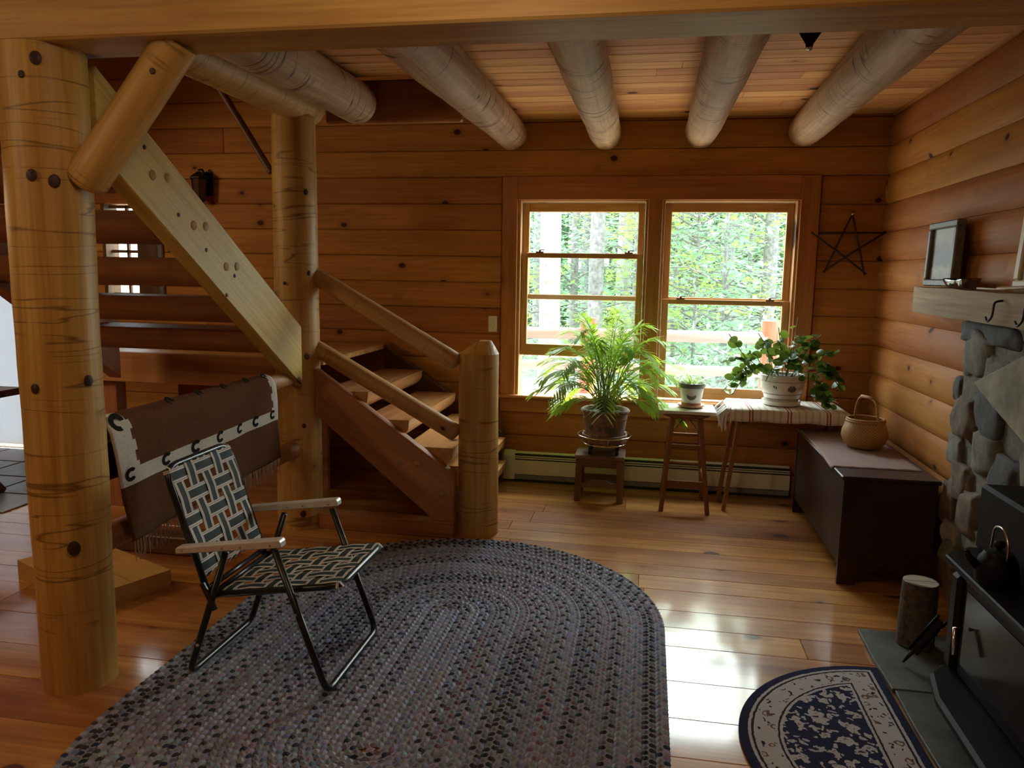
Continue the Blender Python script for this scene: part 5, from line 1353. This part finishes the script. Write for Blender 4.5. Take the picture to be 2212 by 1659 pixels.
# wood stove
sv = thing('wood_stove', (1.3, 2.4, 0), 'black cast-iron wood stove with glass door at the right edge', 'stove')
HB = .021
sbx = lambda lo, hi, nm, mt='black', bv=.006: MB().box(lo, hi).build(nm, M[mt], sv, bevel=bv)
sbx((1.17, 2.02, .16), (1.44, 2.90, .53), 'firebox')
sbx((1.22, 2.00, .531), (1.44, 2.95, .561), 'upper_body')
sbx((1.215, 1.95, .586), (1.44, 2.95, .83), 'warming_box', 'black', .012)
mb = MB().prism([(1.075, 1.98), (1.445, 1.98), (1.445, 2.96), (1.20, 2.96), (1.085, 2.86)], .562, .585, 'z'); mb.build('top_plate', M['black'], sv, bevel=.005)
mb = MB().prism([(1.105, 2.00), (1.45, 2.00), (1.45, 2.93), (1.20, 2.93), (1.115, 2.85)], .528, .561, 'z'); mb.build('top_moulding', M['black'], sv, bevel=.008)
sbx((1.115, 2.80, .17), (1.165, 2.87, .527), 'corner_column', 'black', .014)
sbx((1.115, 2.02, .17), (1.165, 2.08, .527), 'corner_column', 'black', .014)
dr1 = sbx((1.135, 2.085, .17), (1.165, 2.795, .52), 'door_frame', 'black', .006)
MB().box((1.130, 2.14, .22), (1.136, 2.76, .49)).build('door_glass', M['blackgloss'], dr1)
mb = MB().prism([(1.00, 2.12), (1.03, 2.03), (1.17, 2.02), (1.17, 2.86), (1.12, 2.88), (1.05, 2.80), (1.01, 2.62)], .125, .165, 'z'); mb.build('ash_lip', M['black'], sv, bevel=.012)
mb = MB().prism([(1.06, 2.14), (1.44, 2.05), (1.44, 2.86), (1.13, 2.84), (1.08, 2.6)], .07, .126, 'z'); mb.build('base_plinth', M['black'], sv, bevel=.01)
for x, y_ in ((1.14, 2.80), (1.14, 2.12), (1.40, 2.82), (1.40, 2.10)):
    MB().lathe([(.030, 0), (.024, .02), (.028, .055)], 14, (x, y_, HB)).build('leg', M['black'], sv, 'auto')
MB().tube([(1.118, 2.74, .36), (1.095, 2.74, .36), (1.085, 2.70, .28)], .008, 8).build('door_handle', M['chrome'], sv, True)
# kettle
kx, ky, kz = 1.155, 2.60, .5855
kt = thing('black_kettle', (kx, ky, kz), 'black enamel kettle standing on the stove ledge', 'kettle')
kb = MB().lathe([(.045, 0), (.060, .004), (.064, .02), (.062, .06), (.054, .085), (.045, .095), (.01, .096)], 36, (kx - .01, ky, kz)).build('body', M['black'], kt, 'auto')
MB().lathe([(.046, .096), (.040, .106), (.012, .112)], 30, (kx - .01, ky, kz)).build('lid', M['black'], kt, 'auto')
MB().lathe([(.004, .110), (.006, .116), (.015, .122), (.018, .132), (.013, .142), (.001, .145)], 20, (kx - .01, ky, kz)).build('lid_knob', M['black'], kt, True)
MB().tube(filleted([(kx - .01, ky - .058, kz + .08), (kx - .01, ky - .062, kz + .15), (kx - .01, ky - .02, kz + .19), (kx - .01, ky + .05, kz + .18), (kx - .01, ky + .058, kz + .085)], .03, 4), .0035, 8).build('bail_handle', M['chrome'], kt, True)
MB().tube([(kx - .062, ky + .01, kz + .05), (kx - .09, ky + .015, kz + .075), (kx - .10, ky + .016, kz + .10)], [.016, .011, .008], 10).build('spout', M['black'], kt, True)
# poker with brass handle leaning on the stones
p0, p1 = Vector((1.40, 3.22, HB)), onx(2122, 1098, 1.432)
pk = thing('fire_poker', p0, 'iron fire poker with brass handle leaning against the stones', 'poker')
MB().tube([p0, p0.lerp(p1, .72)], .005, 8).build('rod', M['iron'], pk, True)
MB().tube([p0.lerp(p1, .72), p0.lerp(p1, .76), p0.lerp(p1, .86), p0.lerp(p1, .96), p1], [.006, .010, .007, .010, .004], 10).build('handle', M['brass'], pk, True)
# upright split log on the hearth
fw = thing('firewood_log', (1.185, 3.33, HB), 'short bark-covered firewood log standing upright on the hearth', 'firewood')
log('bark', (1.175, 3.325, HB), (1.183, 3.34, .292), .074, .070, M['bark'], fw, 71, n=24, amp=.05, seg=.03)
mb = MB()
cutp = [(1.183 + .068 * math.cos(2 * PI * j / 24), 3.34 + .068 * math.sin(2 * PI * j / 24)) for j in range(24)]
mb.prism(cutp, .288, .295, 'z'); mb.build('sawn_top', M['cutend'], fw)
MB().box((1.116, 3.338, .2945), (1.250, 3.341, .2956)).build('drying_crack', M['knot'], fw)
# bellows
b0_ = onz(1950, 1436, HB); bl0 = Vector((b0_.x, b0_.y, HB + .012)); bl1 = Vector((1.175, 3.10, .215))
be = thing('fire_bellows', bl0, 'black leather fire bellows with shiny studs leaning by the log', 'bellows')
fm = frame_x(bl0, bl1, (.88, -.45, .15)); Lb = (bl1 - bl0).length
def bpaddle(z0, z1, nm, mt):
    pl = [(.06, -.010), (.10, -.035), (.16, -.055), (.20, -.052), (.235, -.025), (Lb + .03, -.013), (Lb + .03, .013), (.235, .025), (.20, .052), (.16, .055), (.10, .035), (.06, .010)]
    return local(MB().prism(pl, z0, z1, 'z'), nm, M[mt], be, fm, False, .003)
bpaddle(.012, .022, 'paddle', 'black'); bpaddle(-.022, -.012, 'paddle', 'black')
local(MB().prism([(.07, -.010), (.10, -.028), (.16, -.046), (.20, -.044), (.225, -.02), (.225, .02), (.20, .044), (.16, .046), (.10, .028), (.07, .010)], -.0115, .0115, 'z'), 'leather_gusset', M['dark_cloth'], be, fm)
local(MB().tube([(0, 0, 0), (.03, 0, 0), (.075, 0, 0)], [.004, .007, .012], 10), 'nozzle', M['iron'], be, fm, True)
for x, y_ in ((.075, 0), (.16, .044), (.16, -.044), (.21, .036), (.21, -.036), (.23, 0)):
    local(MB().lathe([(.006, 0), (.005, .003), (.001, .005)], 10, (x, y_, .022)), 'stud', M['chrome'], be, fm, True)
# half-round hearth rug
m, nt, bs = newmat('navy_floral_rug')
v, r_ = objcoord(nt, False)
sx2 = nt.nodes.new('ShaderNodeSeparateXYZ'); lk(nt, v, sx2.inputs[0])
X_, Y_ = sx2.outputs[0], sx2.outputs[1]
rad = mathn(nt, 'SQRT', mathn(nt, 'ADD', mathn(nt, 'POWER', X_, 2.0), mathn(nt, 'POWER', mathn(nt, 'DIVIDE', Y_, 1.0), 2.0)))
nzz = noisen(nt, v, 60, 2); wob = mathn(nt, 'MULTIPLY', mathn(nt, 'SUBTRACT', nzz, .5), .008)
de = mathn(nt, 'MINIMUM', mathn(nt, 'SUBTRACT', .60, rad), mathn(nt, 'MULTIPLY', X_, -1.0))
de = mathn(nt, 'ADD', de, wob)
navy = (.020, .022, .060); crm = (.46, .44, .45); dkb = (.03, .022, .03)
n = nt.nodes.new('ShaderNodeValToRGB'); n.color_ramp.interpolation = 'CONSTANT'
e = n.color_ramp.elements
while len(e) > 1: e.remove(e[-1])
for i, (p, c) in enumerate(((0, navy), (.105, crm), (.14, dkb), (.165, crm), (.43, dkb), (.455, crm), (.49, navy))):
    el = e[0] if i == 0 else e.new(p)
    el.position = p; el.color = c + (1,)
lk(nt, mathn(nt, 'DIVIDE', de, .30), n.inputs[0])
band = n.outputs[0]
def vor(scale, th, dist=.0, rnd=1.0, sh=(0, 0, 0)):
    a = nt.nodes.new('ShaderNodeMapping'); a.inputs['Location'].default_value = sh; lk(nt, v, a.inputs['Vector'])
    nn = nt.nodes.new('ShaderNodeTexNoise'); nn.inputs['Scale'].default_value = 26; nn.inputs['Detail'].default_value = 2; lk(nt, a.outputs[0], nn.inputs['Vector'])
    sc = nt.nodes.new('ShaderNodeVectorMath'); sc.operation = 'SCALE'; sc.inputs['Scale'].default_value = dist; lk(nt, nn.outputs['Color'], sc.inputs[0])
    ad = nt.nodes.new('ShaderNodeVectorMath'); lk(nt, a.outputs[0], ad.inputs[0]); lk(nt, sc.outputs[0], ad.inputs[1])
    vv = nt.nodes.new('ShaderNodeTexVoronoi'); vv.voronoi_dimensions = '2D'; vv.inputs['Scale'].default_value = scale; vv.inputs['Randomness'].default_value = rnd
    lk(nt, ad.outputs[0], vv.inputs['Vector'])
    return mathn(nt, 'LESS_THAN', vv.outputs['Distance'], th), vv.outputs['Distance']
inner = mathn(nt, 'GREATER_THAN', de, .147)
f1, d1_ = vor(13, .25, .11)
f2, _ = vor(24, .21, .07, 1, (.3, .2, 0))
petal = mathn(nt, 'MAXIMUM', f1, f2)
heart = mathn(nt, 'LESS_THAN', d1_, .06)
fld = mixc(nt, petal, navy, crm)
fld = mixc(nt, mathn(nt, 'MULTIPLY', heart, .8), fld, (.16, .09, .06))
mid = mathn(nt, 'MULTIPLY', mathn(nt, 'GREATER_THAN', de, .056), mathn(nt, 'LESS_THAN', de, .122))
f3, d3 = vor(11, .17, .05, .8, (.7, .1, 0))
brn = mathn(nt, 'MULTIPLY', f3, mathn(nt, 'GREATER_THAN', d3, .09))
f4, _ = vor(24, .14, .08, 1, (.2, .9, 0))
bd = mixc(nt, mathn(nt, 'MULTIPLY', mid, brn), band, (.17, .09, .06))
bd = mixc(nt, mathn(nt, 'MULTIPLY', mid, f4), bd, dkb)
lk(nt, mixc(nt, inner, bd, fld), bs.inputs['Base Color'])
bs.inputs['Roughness'].default_value = .95; bs.inputs['Specular IOR Level'].default_value = .15
bump(nt, noisen(nt, v, 380, 2), bs, .5, .004)
M['floral'] = m
mb = MB(); k = 48
arcp = [(-.60 * math.cos(-PI / 2 + PI * i / k), .60 * math.sin(-PI / 2 + PI * i / k)) for i in range(k + 1)]
pr2 = [(0, -.60)] + [(x, y_) for x, y_ in arcp] + [(0, .60)]
mb = MB().prism([p for i, p in enumerate(pr2) if i == 0 or (Vector(p) - Vector(pr2[i - 1])).length > 1e-4], .0005, .010, 'z')
hr = local(mb, 'hearth_rug', M['floral'], None, Matrix.Translation((.966, 2.50, 0)), False, .003)
tag(hr, 'half-round navy rug with cream floral pattern by the hearth', 'rug')

# black pendant lantern above the room
lt_ = thing('ceiling_lantern', tuple(onz(1750, 85, 2.45)), 'black metal ceiling lantern just behind the beam', 'ceiling lamp')
c_ = onz(1750, 75, 2.45); lx, ly = c_.x, c_.y
MB().lathe([(.012, 0), (.014, .012), (.055, .075), (.058, .085), (.02, .095)], 4, (lx, ly, 2.405)).build('tapered_shade', M['blackgloss'], lt_)
MB().lathe([(.010, -.006), (.013, .0), (.010, .006)], 10, (lx, ly, 2.402)).build('finial', M['chrome'], lt_, True)
MB().tube([(lx, ly, 2.49), (lx, ly, ZC)], .006, 8).build('stem', M['iron'], lt_)
MB().lathe([(.05, 0), (.05, .015), (.03, .02)], 20, (lx, ly, ZC - .022)).build('ceiling_rose', M['iron'], lt_, 'auto')

# ================================================================== LEFT SIDE: table, bench, box
tb = thing('trestle_table', (-4.7, 4.0, 0), 'dark wooden trestle table partly hidden behind the left post', 'table')
for i in range(4):
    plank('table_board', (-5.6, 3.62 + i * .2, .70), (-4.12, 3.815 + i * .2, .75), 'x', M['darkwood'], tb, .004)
for x in (-4.4, -5.3):
    bar('leg', (x, 3.60, 0), (x, 4.15, .70), .06, .09, M['darkwood'], tb); bar('leg', (x + .062, 4.40, 0), (x + .062, 3.85, .70), .06, .09, M['darkwood'], tb)
bar('stretcher', (-5.25, 4.0, .35), (-4.43, 4.0, .35), .05, .09, M['darkwood'], tb)
bn = thing('long_bench', (-4.0, 3.4, 0), 'reddish wooden bench behind the left post', 'bench')
plank('seat_board', (-5.3, 3.05, .42), (-3.72, 3.33, .47), 'x', M['stair'], bn, .006)
for x in (-5.0, -3.95):
    plank('leg', (x, 3.08, 0), (x + .06, 3.30, .419), 'z', M['stair'], bn)
cl2 = MB().prism([(-5.2, .7515), (-4.14, .7515), (-4.14, .80), (-4.22, .835), (-4.6, .82), (-5.2, .83)], 3.7, 4.1, 'y').build('dark_cloth', M['dark_cloth'], None, bevel=.015)
tag(cl2, 'black folded cloth lying on the trestle table', 'cloth')
cb_ = thing('cardboard_box', (-2.72, 3.25, 0), 'flat tan cardboard box on the floor behind the left post', 'box')
bw0 = Matrix.Translation((-2.66, 3.21, 0)) @ Matrix.Rotation(-.42, 4, 'Z')
for lo, hi, nm in (((-.36, -.19, .001), (.36, .19, .012), 'bottom'), ((-.36, -.19, .012), (.36, -.184, .085), 'side'), ((-.36, .184, .012), (.36, .19, .085), 'side'), ((-.36, -.184, .012), (-.354, .184, .085), 'end'), ((.354, -.184, .012), (.36, .184, .085), 'end'), ((-.36, -.19, .0855), (.36, -.002, .089), 'flap'), ((-.36, .002, .0855), (.36, .19, .089), 'flap')):
    local(MB().box(lo, hi), nm, M['box'], cb_, bw0)
fb = plank('loose_timber', (-3.3, 3.62, .001), (-2.25, 3.74, .10), 'x', M['darkwood'], None, .006)
tag(fb, 'dark timber lying on the floor under the landing', 'timber')
